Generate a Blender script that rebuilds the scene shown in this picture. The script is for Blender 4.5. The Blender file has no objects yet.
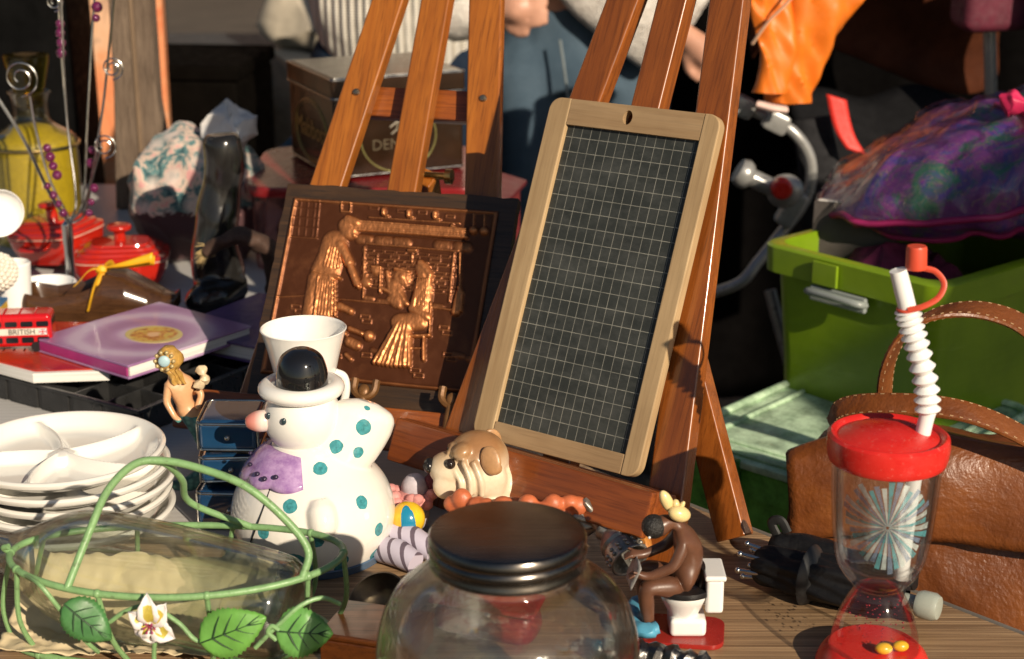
import bpy, bmesh, math, random
from mathutils import Vector, Matrix, Euler, noise
random.seed(7)
PI = math.pi
R = math.radians
SC = bpy.context.scene
COL = SC.collection
V = Vector

# ------------------------------------------------------------------ objects
MATS = {}
MW = {}

def _mx(loc, rot):
    return Matrix.Translation(V(loc)) @ Euler(rot, 'XYZ').to_matrix().to_4x4()

def tag(o, label=None, cat=None, group=None, kind=None):
    if label: o['label'] = label
    if cat: o['category'] = cat
    if group: o['group'] = group
    if kind: o['kind'] = kind
    return o

def thing(name, label, cat, loc=(0, 0, 0), rot=(0, 0, 0), group=None):
    o = bpy.data.objects.new(name, None)
    o.empty_display_size = .02
    COL.objects.link(o)
    o.location = loc
    o.rotation_euler = rot
    MW[o] = _mx(loc, rot)
    return tag(o, label, cat, group)

class MB:
    """collects shapes into one bmesh; .m is the material slot of what is added next"""
    def __init__(s):
        s.b = bmesh.new()
        s.m = 0
    def _done(s, n0):
        s.b.faces.ensure_lookup_table()
        for f in s.b.faces[n0:]:
            f.material_index = s.m
    def add(s, verts, faces):
        n0 = len(s.b.faces)
        vs = [s.b.verts.new(v) for v in verts]
        for f in faces:
            try: s.b.faces.new([vs[i] for i in f])
            except ValueError: pass
        s._done(n0)
        return vs
    def box(s, c, d, rot=None, bev=0, seg=2):
        t = bmesh.new()
        bmesh.ops.create_cube(t, size=1)
        for v in t.verts:
            v.co = V((v.co.x * d[0], v.co.y * d[1], v.co.z * d[2]))
        if bev:
            bmesh.ops.bevel(t, geom=t.edges[:], offset=bev, segments=seg, profile=.5, affect='EDGES')
        m = Matrix.Translation(V(c))
        if rot is not None:
            m = m @ (rot.to_4x4() if isinstance(rot, Matrix) else Euler(rot).to_matrix().to_4x4())
        s.merge(t, m)
    def merge(s, t, m=None):
        n0 = len(s.b.faces)
        t.verts.index_update()
        vs = [s.b.verts.new(m @ v.co if m else v.co) for v in t.verts]
        for f in t.faces:
            try: s.b.faces.new([vs[v.index] for v in f.verts])
            except ValueError: pass
        t.free()
        s._done(n0)
    def sphere(s, c, r, rot=None, n=24):
        t = bmesh.new()
        bmesh.ops.create_uvsphere(t, u_segments=n, v_segments=max(8, n // 2), radius=1)
        if not hasattr(r, '__len__'): r = (r, r, r)
        m = Matrix.Translation(V(c))
        if rot is not None: m = m @ Euler(rot).to_matrix().to_4x4()
        s.merge(t, m @ Matrix.Diagonal((r[0], r[1], r[2], 1)))
    def tube(s, pts, r, n=10, closed=False, flat=1.0, up=(0, 0, 1)):
        pts = [V(p) for p in pts]
        k = len(pts)
        rs = list(r) if hasattr(r, '__len__') else [r] * k
        n0 = len(s.b.faces)
        rings = []
        side = None
        for i, p in enumerate(pts):
            a = pts[(i - 1) % k] if (closed or i) else p
            b = pts[(i + 1) % k] if (closed or i < k - 1) else p
            t = (b - a).normalized()
            if side is None:
                u = V(up)
                if abs(t.dot(u)) > .95: u = V((1, 0, 0))
                side = t.cross(u).normalized()
            else:
                side = (side - t * side.dot(t)).normalized()
            w = side.cross(t)
            rings.append([s.b.verts.new(p + side * (rs[i] * math.cos(2 * PI * j / n)) + w * (rs[i] * flat * math.sin(2 * PI * j / n))) for j in range(n)])
        m = k if closed else k - 1
        for i in range(m):
            A, B = rings[i], rings[(i + 1) % k]
            for j in range(n):
                try: s.b.faces.new([A[j], A[(j + 1) % n], B[(j + 1) % n], B[j]])
                except ValueError: pass
        if not closed:
            for A in (rings[0][::-1], rings[-1]):
                try: s.b.faces.new(A)
                except ValueError: pass
        s._done(n0)
    def lathe(s, prof, n=48, m=None, closed=False, fn=None):
        """prof: (radius, z) list; radius 0 makes a pole; closed joins last to first (shells)"""
        n0 = len(s.b.faces)
        rings = []
        for (r, z) in prof:
            if r < 1e-6:
                p = V((0, 0, z))
                rings.append([s.b.verts.new(m @ p if m else p)])
            else:
                rg = []
                for j in range(n):
                    a = 2 * PI * j / n
                    p = V((r * math.cos(a), r * math.sin(a), z))
                    if fn: p = fn(p, a)
                    rg.append(s.b.verts.new(m @ p if m else p))
                rings.append(rg)
        q = len(rings)
        for i in range(q if closed else q - 1):
            A, B = rings[i], rings[(i + 1) % q]
            for j in range(n):
                if len(A) == 1 and len(B) == 1: break
                if len(A) == 1: f = [A[0], B[(j + 1) % n], B[j]]
                elif len(B) == 1: f = [A[j], A[(j + 1) % n], B[0]]
                else: f = [A[j], A[(j + 1) % n], B[(j + 1) % n], B[j]]
                try: s.b.faces.new(f)
                except ValueError: pass
        s._done(n0)
    def prism(s, outline, t, m=None, bev=0, axis='Y'):
        """2d outline (x, z) given thickness t along +Y (or (x, y) along +Z)"""
        b = bmesh.new()
        if axis == 'Y':
            vs = [b.verts.new((x, 0, z)) for x, z in outline]
        else:
            vs = [b.verts.new((x, z, 0)) for x, z in outline]
        f = b.faces.new(vs)
        ext = bmesh.ops.extrude_face_region(b, geom=[f])
        d = V((0, t, 0)) if axis == 'Y' else V((0, 0, t))
        for e in ext['geom']:
            if isinstance(e, bmesh.types.BMVert): e.co += d
        bmesh.ops.recalc_face_normals(b, faces=b.faces[:])
        if bev:
            es = [e for e in b.edges if len(e.link_faces) == 2 and e.calc_face_angle() > .6]
            bmesh.ops.bevel(b, geom=es, offset=bev, segments=2, profile=.5, affect='EDGES')
        s.merge(b, m)
    def grid(s, nu, nv, fn):
        n0 = len(s.b.faces)
        g = [[s.b.verts.new(fn(i / nu, j / nv)) for i in range(nu + 1)] for j in range(nv + 1)]
        for j in range(nv):
            for i in range(nu):
                s.b.faces.new([g[j][i], g[j][i + 1], g[j + 1][i + 1], g[j + 1][i]])
        s._done(n0)
    def jitter(s, amp, scale, seed=0.0):
        for v in s.b.verts:
            q = v.co * scale + V((seed, seed * 1.7, -seed))
            v.co += noise.noise_vector(q) * amp

def mesh_of(name, mb, recalc=True, sharp=.7):
    if recalc: bmesh.ops.recalc_face_normals(mb.b, faces=mb.b.faces[:])
    for f in mb.b.faces: f.smooth = True
    for e in mb.b.edges:
        if len(e.link_faces) == 2 and e.calc_face_angle() > sharp: e.smooth = False
    me = bpy.data.meshes.new(name)
    mb.b.to_mesh(me)
    mb.b.free()
    return me

def weigh(o):
    if len(o.data.polygons) < 9000:
        w = o.modifiers.new('WeightedNormal', 'WEIGHTED_NORMAL')
        w.keep_sharp = True

def _mats(me, mat):
    for m in (mat if isinstance(mat, (list, tuple)) else [mat]):
        me.materials.append(m)

def part(name, mb, mat, parent, world=False, label=None, recalc=True, sharp=.7, loc=None):
    if world:
        mb.b.transform(MW[parent].inverted())
    me = mesh_of(name, mb, recalc, sharp)
    _mats(me, mat)
    o = bpy.data.objects.new(name, me)
    COL.objects.link(o)
    o.parent = parent
    if loc: o.location = loc
    MW[o] = MW[parent] @ Matrix.Translation(V(loc or (0, 0, 0)))
    if recalc: weigh(o)
    if label: o['label'] = label
    return o

def solo(name, mb, mat, label, cat, loc=(0, 0, 0), rot=(0, 0, 0), group=None, kind=None, world=False, recalc=True, sharp=.7):
    if world:
        mb.b.transform(_mx(loc, rot).inverted())
    me = mesh_of(name, mb, recalc, sharp)
    _mats(me, mat)
    o = bpy.data.objects.new(name, me)
    COL.objects.link(o)
    o.location = loc
    o.rotation_euler = rot
    MW[o] = _mx(loc, rot)
    return tag(o, label, cat, group, kind)

def structure(name, mb, mat):
    o = solo(name, mb, mat, None, None)
    o['kind'] = 'structure'
    return o

def copy_tree(o, parent=None):
    c = o.copy()
    COL.objects.link(c)
    if parent is not None: c.parent = parent
    for ch in [x for x in o.children]:
        copy_tree(ch, c)
    return c

def remesh(o, size, it=4, sub=0):
    o.modifiers.clear()
    m = o.modifiers.new('Remesh', 'REMESH')
    m.mode = 'VOXEL'
    m.voxel_size = size
    m.use_smooth_shade = True
    if it:
        q = o.modifiers.new('Smooth', 'SMOOTH')
        q.iterations = it
        q.factor = .5
    return o

def skin(name, joints, edges, mat, parent, root=0, sub=2):
    b = bmesh.new()
    lay = b.verts.layers.skin.verify()
    vs = []
    for i, j in enumerate(joints):
        v = b.verts.new(j[:3])
        r = j[3] if not hasattr(j[3], '__len__') else j[3]
        v[lay].radius = (r, r) if not hasattr(r, '__len__') else r
        v[lay].use_root = (i == root)
        vs.append(v)
    for a, c in edges: b.edges.new((vs[a], vs[c]))
    b.transform(MW[parent].inverted())
    me = bpy.data.meshes.new(name)
    b.to_mesh(me)
    b.free()
    _mats(me, mat)
    o = bpy.data.objects.new(name, me)
    COL.objects.link(o)
    o.parent = parent
    MW[o] = MW[parent]
    s = o.modifiers.new('Skin', 'SKIN')
    s.use_smooth_shade = True
    if sub:
        m = o.modifiers.new('Subsurf', 'SUBSURF')
        m.levels = sub
        m.render_levels = sub
    return o

def spline(pts, per=8, closed=False):
    P = [V(p) for p in pts]
    n = len(P)
    out = []
    segs = n if closed else n - 1
    for i in range(segs):
        if closed:
            a, b, c, d = P[(i - 1) % n], P[i], P[(i + 1) % n], P[(i + 2) % n]
        else:
            b, c = P[i], P[i + 1]
            a = P[i - 1] if i else b * 2 - c
            d = P[i + 2] if i + 2 < n else c * 2 - b
        for k in range(per):
            t = k / per
            out.append(.5 * ((2 * b) + (c - a) * t + (2 * a - 5 * b + 4 * c - d) * t * t + (3 * b - a - 3 * c + d) * t ** 3))
    if not closed: out.append(P[-1])
    return out

def rrect(w, h, r, n=6, cx=0, cy=0):
    o = []
    for (sx, sy, a0) in ((1, 1, 0), (-1, 1, 90), (-1, -1, 180), (1, -1, 270)):
        for k in range(n + 1):
            a = R(a0 + 90 * k / n)
            o.append((cx + sx * (w / 2 - r) + r * math.cos(a), cy + sy * (h / 2 - r) + r * math.sin(a)))
    return o

def align(p, q, up=(0, 0, 1)):
    """matrix taking +Z onto p->q, origin at p"""
    z = (V(q) - V(p)).normalized()
    u = V(up)
    if abs(u.dot(z)) > .98: u = V((1, 0, 0))
    x = u.cross(z).normalized()
    y = z.cross(x)
    m = Matrix((x, y, z)).transposed().to_4x4()
    m.translation = V(p)
    return m

def text_mb(body, size, depth=.0002):
    cu = bpy.data.curves.new('lettering', 'FONT')
    cu.body = body
    cu.size = size
    cu.extrude = depth
    cu.align_x = 'CENTER'
    cu.align_y = 'CENTER'
    cu.resolution_u = 3
    ob = bpy.data.objects.new('lettering', cu)
    me = bpy.data.meshes.new_from_object(ob)
    b = MB()
    b.b.from_mesh(me)
    bpy.data.objects.remove(ob)
    bpy.data.curves.remove(cu)
    bpy.data.meshes.remove(me)
    return b

# ---------------------------------------------------------------- materials
class NT:
    def __init__(s, name):
        m = bpy.data.materials.new(name)
        m.use_nodes = True
        s.m = m
        s.t = m.node_tree
        s.t.nodes.clear()
        s.out = s.t.nodes.new('ShaderNodeOutputMaterial')
    def n(s, typ, **kw):
        x = s.t.nodes.new(typ)
        for k, v in kw.items():
            if k.startswith('i_'):
                x.inputs[k[2:].replace('_', ' ')].default_value = v
            else: setattr(x, k, v)
        return x
    def l(s, a, b): s.t.links.new(a, b)
    def math(s, op, a, b=None, c=None):
        x = s.n('ShaderNodeMath', operation=op)
        for i, q in enumerate((a, b, c)):
            if q is None: continue
            if isinstance(q, (int, float)): x.inputs[i].default_value = q
            else: s.l(q, x.inputs[i])
        return x.outputs[0]
    def mix(s, fac, a, b):
        x = s.n('ShaderNodeMix', data_type='RGBA')
        for i, q in ((0, fac), (6, a), (7, b)):
            if isinstance(q, (int, float)): x.inputs[i].default_value = q
            elif isinstance(q, (tuple, list)): x.inputs[i].default_value = (q[0], q[1], q[2], 1)
            else: s.l(q, x.inputs[i])
        return x.outputs[2]
    def coords(s, scale=(1, 1, 1), rot=(0, 0, 0), loc=(0, 0, 0), kind='Object'):
        tc = s.n('ShaderNodeTexCoord')
        mp = s.n('ShaderNodeMapping')
        s.l(tc.outputs[kind], mp.inputs[0])
        mp.inputs['Scale'].default_value = scale
        mp.inputs['Rotation'].default_value = rot
        mp.inputs['Location'].default_value = loc
        return mp.outputs[0]
    def noise(s, vec, scale, detail=4, rough=.6, dist=0):
        x = s.n('ShaderNodeTexNoise')
        x.inputs['Scale'].default_value = scale
        x.inputs['Detail'].default_value = detail
        x.inputs['Roughness'].default_value = rough
        x.inputs['Distortion'].default_value = dist
        s.l(vec, x.inputs['Vector'])
        return x.outputs['Fac']
    def ramp(s, fac, stops, interp='LINEAR'):
        x = s.n('ShaderNodeValToRGB')
        x.color_ramp.interpolation = interp
        e = x.color_ramp.elements
        while len(e) < len(stops): e.new(.5)
        for el, (p, c) in zip(e, stops):
            el.position = p
            el.color = (c[0], c[1], c[2], 1) if hasattr(c, '__len__') else (c, c, c, 1)
        s.l(fac, x.inputs[0])
        return x.outputs[0]
    def bump(s, h, strength=.3, dist=.001):
        x = s.n('ShaderNodeBump')
        x.inputs['Strength'].default_value = strength
        x.inputs['Distance'].default_value = dist
        s.l(h, x.inputs['Height'])
        return x.outputs[0]
    def bsdf(s, col, rough=.5, metal=0, nrm=None, coat=0, spec=.5, sheen=0, trans=0, ior=1.5, sss=0, alpha=None):
        x = s.n('ShaderNodeBsdfPrincipled')
        def put(k, v):
            if v is None: return
            if hasattr(v, 'is_linked'): s.l(v, x.inputs[k])
            elif isinstance(v, (tuple, list)): x.inputs[k].default_value = (v[0], v[1], v[2], 1)
            else: x.inputs[k].default_value = v
        put('Base Color', col); put('Roughness', rough); put('Metallic', metal); put('Normal', nrm)
        put('Coat Weight', coat); put('Coat Roughness', .08); put('Specular IOR Level', spec); put('Sheen Weight', sheen)
        put('Transmission Weight', trans); put('IOR', ior); put('Alpha', alpha)
        if sss:
            put('Subsurface Weight', sss); x.inputs['Subsurface Scale'].default_value = .004
        s.l(x.outputs[0], s.out.inputs[0])
        return x

def mat(name, col, rough=.5, metal=0, var=.18, scale=25, bump=0, bscale=90, coat=0, spec=.5, sheen=0, rvar=.25, sss=0, dirt=None, stretch=(1, 1, 1)):
    t = NT(name)
    v = t.coords(stretch)
    f = t.noise(v, scale, 5, .65)
    lo = tuple(c * (1 - var) for c in col)
    hi = tuple(min(1, c * (1 + var)) for c in col)
    c = t.ramp(f, [(.3, lo), (.7, hi)])
    if dirt:
        g = t.noise(v, scale * 2.3, 6, .7)
        c = t.mix(t.ramp(g, [(.58, 0), (.72, 1)]), c, dirt)
    r = t.ramp(t.noise(v, scale * 3, 4), [(.3, max(.02, rough * (1 - rvar))), (.7, min(1, rough * (1 + rvar)))])
    nrm = t.bump(t.noise(v, bscale, 5), bump, .002) if bump else None
    t.bsdf(c, r, metal, nrm, coat, spec, sheen, sss=sss)
    return t.m

def wood(name, lo, hi, scale=(90, 90, 6), rough=.4, coat=0, rot=(0, 0, 0), bump=.12, pore=.5, rays=None):
    t = NT(name)
    v = t.coords(scale, rot)
    a = t.noise(v, 1.0, 6, .6, .6)
    v2 = t.coords(tuple(q * 4 for q in scale), rot)
    b = t.noise(v2, 1.0, 3, .7)
    big = t.noise(t.coords((5, 5, 5)), 2.0, 3)
    c = t.ramp(a, [(.25, lo), (.75, hi)])
    c = t.mix(t.math('MULTIPLY', t.ramp(b, [(.36, 1), (.5, 0)]), pore), c, tuple(q * .45 for q in lo))
    c = t.mix(t.math('MULTIPLY', t.ramp(big, [(.4, 0), (.7, 1)]), .38), c, tuple(q * .7 for q in lo))
    nick = t.noise(t.coords(), 38, 6, .8)
    c = t.mix(t.math('MULTIPLY', t.ramp(nick, [(.68, 0), (.76, 1)]), .45), c, tuple(q * .35 for q in lo))
    r = t.ramp(b, [(.3, rough * 1.2), (.7, rough * .85)])
    t.bsdf(c, r, 0, t.bump(b, bump, .0006), coat)
    return t.m

def glass(name, tint=(1, 1, 1), clear=.86, rough=0.0, ior=1.45, spec=.55):
    """thin glass wall: mostly lets light straight on, bends part of it, shines at grazing angles"""
    t = NT(name)
    v = t.coords()
    wob = t.bump(t.noise(v, 22, 2), .06, .003)
    g = t.n('ShaderNodeBsdfRefraction')
    g.inputs['Color'].default_value = (*tint, 1)
    g.inputs['IOR'].default_value = ior
    g.inputs['Roughness'].default_value = rough
    t.l(wob, g.inputs['Normal'])
    lw = t.n('ShaderNodeLayerWeight')
    lw.inputs['Blend'].default_value = .15
    tr = t.n('ShaderNodeBsdfTransparent')
    c = t.mix(t.math('MULTIPLY', lw.outputs['Facing'], .35), tint, tuple(q * .86 for q in tint))
    t.l(c, tr.inputs['Color'])
    mx = t.n('ShaderNodeMixShader')
    mx.inputs[0].default_value = clear
    t.l(g.outputs[0], mx.inputs[1])
    t.l(tr.outputs[0], mx.inputs[2])
    gl = t.n('ShaderNodeBsdfGlossy')
    gl.inputs['Roughness'].default_value = .05
    t.l(wob, gl.inputs['Normal'])
    m2 = t.n('ShaderNodeMixShader')
    t.l(t.math('MINIMUM', t.math('ADD', t.math('MULTIPLY', lw.outputs['Fresnel'], spec), .07), 1.0), m2.inputs[0])
    t.l(mx.outputs[0], m2.inputs[1])
    t.l(gl.outputs[0], m2.inputs[2])
    t.l(m2.outputs[0], t.out.inputs[0])
    return t.m

def clear_plastic(name, tint=(1, 1, 1), rough=.06, edge=.55, haze=0.0, hazecol=(1, 1, 1)):
    """thin clear wall: passes light straight on, shines at grazing angles"""
    t = NT(name)
    tr = t.n('ShaderNodeBsdfTransparent')
    gl = t.n('ShaderNodeBsdfGlossy')
    gl.inputs['Roughness'].default_value = rough
    lw = t.n('ShaderNodeLayerWeight')
    lw.inputs['Blend'].default_value = .12
    c = t.mix(t.math('MULTIPLY', lw.outputs['Facing'], edge), tint, tuple(q * .55 for q in tint))
    t.l(c, tr.inputs[0])
    mx = t.n('ShaderNodeMixShader')
    t.l(t.math('MINIMUM', t.math('ADD', t.math('MULTIPLY', lw.outputs['Fresnel'], .45), .045), 1.0), mx.inputs[0])
    t.l(tr.outputs[0], mx.inputs[1])
    t.l(gl.outputs[0], mx.inputs[2])
    o = mx.outputs[0]
    if haze:
        d = t.n('ShaderNodeBsdfDiffuse')
        d.inputs[0].default_value = (*hazecol, 1)
        m2 = t.n('ShaderNodeMixShader')
        f = t.ramp(t.noise(t.coords(), 30, 6, .7), [(.35, haze * .4), (.75, haze * 1.5)])
        t.l(f, m2.inputs[0])
        t.l(o, m2.inputs[1])
        t.l(d.outputs[0], m2.inputs[2])
        o = m2.outputs[0]
    t.l(o, t.out.inputs[0])
    return t.m

def spotted(name, base, spot, centres, rough=.12, rim=None, coat=.5):
    """ceramic glaze with painted dots at the given places"""
    t = NT(name)
    v = t.coords()
    n = t.noise(v, 18, 4)
    b = t.ramp(n, [(.3, tuple(q * .94 for q in base)), (.7, base)])
    wob = t.math('MULTIPLY', t.math('SUBTRACT', t.noise(v, 150, 3), .5), .0024)
    fac = None
    inner = None
    for (c, r) in centres:
        d = t.n('ShaderNodeVectorMath', operation='DISTANCE')
        t.l(v, d.inputs[0])
        d.inputs[1].default_value = c
        q = t.math('ADD', d.outputs['Value'], wob)
        a = t.math('LESS_THAN', q, r)
        e = t.math('LESS_THAN', q, r * .45)
        fac = a if fac is None else t.math('MAXIMUM', fac, a)
        inner = e if inner is None else t.math('MAXIMUM', inner, e)
    c = t.mix(fac, b, spot)
    c = t.mix(t.math('MULTIPLY', inner, .5), c, tuple(q * .6 for q in spot))
    c = t.mix(t.math('MULTIPLY', fac, t.math('MULTIPLY', t.ramp(t.noise(v, 330, 4), [(.4, 0), (.7, 1)]), .45)), c, tuple(q * 2.2 for q in spot))
    c = t.mix(t.math('MULTIPLY', t.ramp(t.noise(v, 60, 8, .85), [(.60, 0), (.72, 1)]), .22), c, (.45, .36, .24))
    t.bsdf(c, rough, 0, None, coat)
    return t.m

# ---- shared materials
VARN = wood('varnished wood upright', (.22, .060, .009), (.43, .145, .020), (110, 110, 5), .32, .35, bump=.08)
VARNX = wood('varnished wood crosswise', (.17, .040, .009), (.34, .095, .016), (5, 110, 110), .34, .3, bump=.08)
BEECH = wood('raw beech upright', (.30, .185, .085), (.52, .37, .20), (70, 40, 3), .6, 0, bump=.1, pore=.25)
BEECHX = wood('raw beech crosswise', (.28, .17, .08), (.48, .335, .185), (3, 40, 70), .6, 0, bump=.1, pore=.25)
PEWTER = mat('pewter', (.36, .34, .30), .42, .75, .4, 60, .35, 140)
STEEL = mat('bright steel', (.62, .61, .58), .18, 1, .08, 40)
BLACKP = mat('black plastic', (.012, .012, .013), .38, 0, .2, 30, .05)
PORC = mat('white porcelain', (.80, .78, .73), .12, 0, .03, 12, coat=.4)
WHITEP = mat('white plastic', (.80, .80, .78), .35, 0, .04, 15)
SKIN = mat('skin', (.52, .27, .18), .5, 0, .12, 30, .05)

# ------------------------------------------------------------------ tables
def poly_slab(pts, z0, z1):
    b = bmesh.new()
    f = b.faces.new([b.verts.new((x, y, z0)) for x, y in pts])
    e = bmesh.ops.extrude_face_region(b, geom=[f])
    for g in e['geom']:
        if isinstance(g, bmesh.types.BMVert): g.co.z = z1
    bmesh.ops.recalc_face_normals(b, faces=b.faces[:])
    return b

TABLETOP = (lambda: None)
def table_wood():
    t = NT('streaked laminate table top')
    rot = (0, 0, R(47))
    a = t.noise(t.coords((3, 210, 60), rot), 1, 5, .65)
    b = t.noise(t.coords((5, 520, 60), rot), 1, 3, .6)
    w = t.noise(t.coords((4, 4, 4)), 2, 3)
    c = t.ramp(a, [(.28, (.21, .125, .060)), (.5, (.37, .235, .125)), (.72, (.50, .34, .19))])
    c = t.mix(t.ramp(b, [(.42, .75), (.56, 0)]), c, (.15, .088, .045))
    c = t.mix(t.math('MULTIPLY', t.ramp(w, [(.4, 0), (.7, 1)]), .25), c, (.19, .12, .07))
    sc = t.noise(t.coords((60, 60, 60)), 3, 6, .8)
    r = t.ramp(sc, [(.35, .5), (.65, .3)])
    t.bsdf(c, r, 0, t.bump(b, .1, .0005))
    return t.m

wt = thing('market_table', 'streaked brown wood table in front, under the glass jar, tumbler and bottle', 'table', (0, 1.2, -.72))
b = MB(); b.merge(poly_slab([(-1.3, .85), (.80, .851), (-.03, 1.742), (-.03, 1.453), (-1.3, 1.453)], -.028, 0))
part('tabletop', b, table_wood(), wt, world=True)
b = MB(); b.tube([(.8045, .8535, -.014), (-.0255, 1.7445, -.014)], .0145, 8, flat=.26, up=(0.73, .68, 0))
part('edge_band', b, mat('grey edge band', (.18, .16, .14), .4), wt, world=True)
for x, y in ((-1.2, .95), (.66, .92), (-1.2, 1.40), (-.06, 1.62)):
    b = MB(); b.box((x, y, -.372), (.045, .045, .688), bev=.004)
    part('leg', b, mat('grey steel leg', (.2, .2, .2), .4, 1), wt, world=True)

w2 = thing('side_table', 'grey white table at the left, under the red books, clog and casseroles', 'table', (-.8, 2.1, -.72))
b = MB(); b.box((-.765, 2.202, -.017), (1.47, 1.49, .034), bev=.003)
t = NT('pale ribbed table sheet')
v = t.coords((1, 1, 1))
wv = t.n('ShaderNodeTexWave', bands_direction='Y')
wv.inputs['Scale'].default_value = 32
t.l(v, wv.inputs['Vector'])
c = t.mix(t.math('MULTIPLY', wv.outputs['Fac'], .22), (.50, .49, .47), (.36, .35, .33))
c = t.mix(t.ramp(t.noise(v, 14, 6, .7), [(.55, 0), (.75, .4)]), c, (.3, .27, .23))
t.bsdf(c, .45, 0, t.bump(wv.outputs['Fac'], .12, .001))
part('tabletop', b, t.m, w2, world=True)
for x, y in ((-1.42, 1.53), (-.12, 1.56), (-1.42, 2.88), (-.12, 2.88)):
    b = MB(); b.box((x, y, -.377), (.04, .04, .686), bev=.004)
    part('leg', b, mat('white steel leg', (.55, .55, .53), .4), w2, world=True)

# ------------------------------------------------------------------ easels
VARNR = wood('reddish varnished upright', (.17, .044, .008), (.36, .105, .017), (95, 95, 4), .28, .4, bump=.1)
VARNRX = wood('reddish varnished crosswise', (.15, .035, .008), (.30, .078, .015), (4, 95, 95), .32, .35, bump=.1)
def easel(label, loc, lean, yaw, mid, back_foot, hinge_b, ledge, group, bar_b, VARN=VARN, VARNX=VARNX):
    e = thing('tabletop_easel', label, 'easel', loc, (-lean, 0, -yaw), group)
    hw = lambda z: .0565 + .142 * (.44 - z)
    zb = -loc[2] / math.cos(lean) + .004
    top = .70
    for sgn in (-1, 1):
        a, c = V((mid + sgn * hw(zb), .016, zb)), V((mid + sgn * hw(top), .016, top))
        d = c - a
        b = MB()
        m = align(a, c, (0, 1, 0)) @ Matrix.Translation((0, 0, d.length / 2))
        t = bmesh.new(); bmesh.ops.create_cube(t, size=1)
        for q in t.verts: q.co = V((q.co.x * .036, q.co.y * .017, q.co.z * d.length))
        bmesh.ops.bevel(t, geom=t.edges[:], offset=.0025, segments=3, profile=.5, affect='EDGES')
        b.merge(t, m)
        part('front_leg', b, VARN, e)
    b = MB(); b.box((mid, .014, .385), (.032, .019, .78), bev=.0025, seg=3)
    part('mast', b, VARN, e)
    b = MB(); b.box((mid, .017, top + .02), (.075, .021, .05), bev=.004)
    part('top_block', b, VARNX, e)
    b = MB(); b.box((mid, .036, bar_b), (2 * hw(bar_b) + .02, .014, .034), bev=.002)
    part('crossbar', b, VARNX, e)
    for s in (-1, 1):
        b = MB(); b.lathe([(0, -.0022), (.003, -.0018), (.0042, 0), (.0042, .002)], 14, Matrix.Translation((mid + s * hw(bar_b), .0068, bar_b)) @ Matrix.Rotation(R(-90), 4, 'X'))
        b.box((mid + s * hw(bar_b), .0046, bar_b), (.006, .0008, .0009), (0, .7 * s, 0))
        part('screw', b, mat('dull screw', (.35, .30, .22), .35, 1), e)
    L0, L1 = ledge
    b = MB()
    b.box(((L0 + L1) / 2, -.012, -.0195), (L1 - L0, .034, .037), bev=.003)
    b.box(((L0 + L1) / 2, -.034, -.023), (L1 - L0, .009, .042), bev=.003)
    part('ledge', b, VARNX, e)
    # folding rear leg, hinged on the mast
    b = MB()
    inv = MW[e].inverted()
    p = V((mid + .004, .05, hinge_b)); q = inv @ V(back_foot)
    d = q - p
    m = align(p, q, (0, 1, 0))
    t = bmesh.new(); bmesh.ops.create_cube(t, size=1)
    for w in t.verts: w.co = V((w.co.x * .030, w.co.y * .020, (w.co.z + .5) * d.length))
    bmesh.ops.bevel(t, geom=t.edges[:], offset=.002, segments=3, profile=.5, affect='EDGES')
    b.merge(t, m)
    part('rear_leg', b, VARN, e)
    b = MB(); b.tube([(mid - .028, .05, hinge_b), (mid + .034, .05, hinge_b)], .004, 12)
    b.tube([(mid + .030, .05, hinge_b), (mid + .037, .05, hinge_b)], .008, 16)
    part('hinge_bolt', b, mat('brass bolt', (.55, .36, .12), .3, 1), e)
    return e, hw

EG = 'varnished easels on the tables'
e1, hw1 = easel('varnished orange brown easel holding the gridded slate', (-.0340, 1.5208, .0744), R(23.3), R(38.3), .0915,
                (.205, 1.437, .006), .25, (-.070, .226), EG, .50, VARNR, VARNRX)
e2, hw2 = easel('varnished orange brown easel holding the copper relief', (-0.2711, 1.6663, 0.0592), R(33), R(16), .119,
                (-.085, 2.02, .008), .27, (-.062, .247), EG, .343)
e2.scale = (1.022, 1.022, 1.022)
b = MB()
b.lathe([(0, -.006), (.012, -.006), (.0135, -.004), (.0135, .003), (.012, .005), (0, .005)], 32, Matrix.Translation((.200, .0015, -.055)) @ Matrix.Rotation(R(90), 4, 'X'))
part('wing_knob', b, wood('turned knob', (.42, .15, .03), (.62, .28, .07), (60, 60, 20), .35, .3), e1)
for x in (.135, .225):
    b = MB()
    b.tube([(x, -.042, -.028), (x, -.043, -.008), (x, -.042, .004)], [.005, .0055, .005], 10)
    b.tube(spline([(x - .011, -.043, .022), (x - .010, -.043, .010), (x, -.043, .004), (x + .010, -.043, .010), (x + .011, -.043, .022)], 5), .004, 8)
    b.sphere((x, -.044, .010), (.006, .004, .007), n=12)
    part('ledge_clip', b, mat('dark carved clip', (.16, .075, .025), .4, .3, .3, 80, .2), e2)

# ------------------------------------------------------------------ slate
SW, SH = .189, .332
SLR = (Matrix.Rotation(R(-38.3), 3, 'Z') @ Matrix.Rotation(R(-23.3), 3, 'X') @ Matrix.Rotation(R(-.95), 3, 'Y')).to_euler('XYZ')
sl = thing('slate_board', 'school slate with white grid lines in a pale wooden frame on the easel', 'slate', (-.0391, 1.5146, .0777), tuple(SLR))
FL, FR, FT, FB = .0235, .0178, .0250, .0185
b = MB()
oc = .0125
def rail(pts, t=.0105):
    b.prism(pts, t, bev=.0011)
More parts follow.
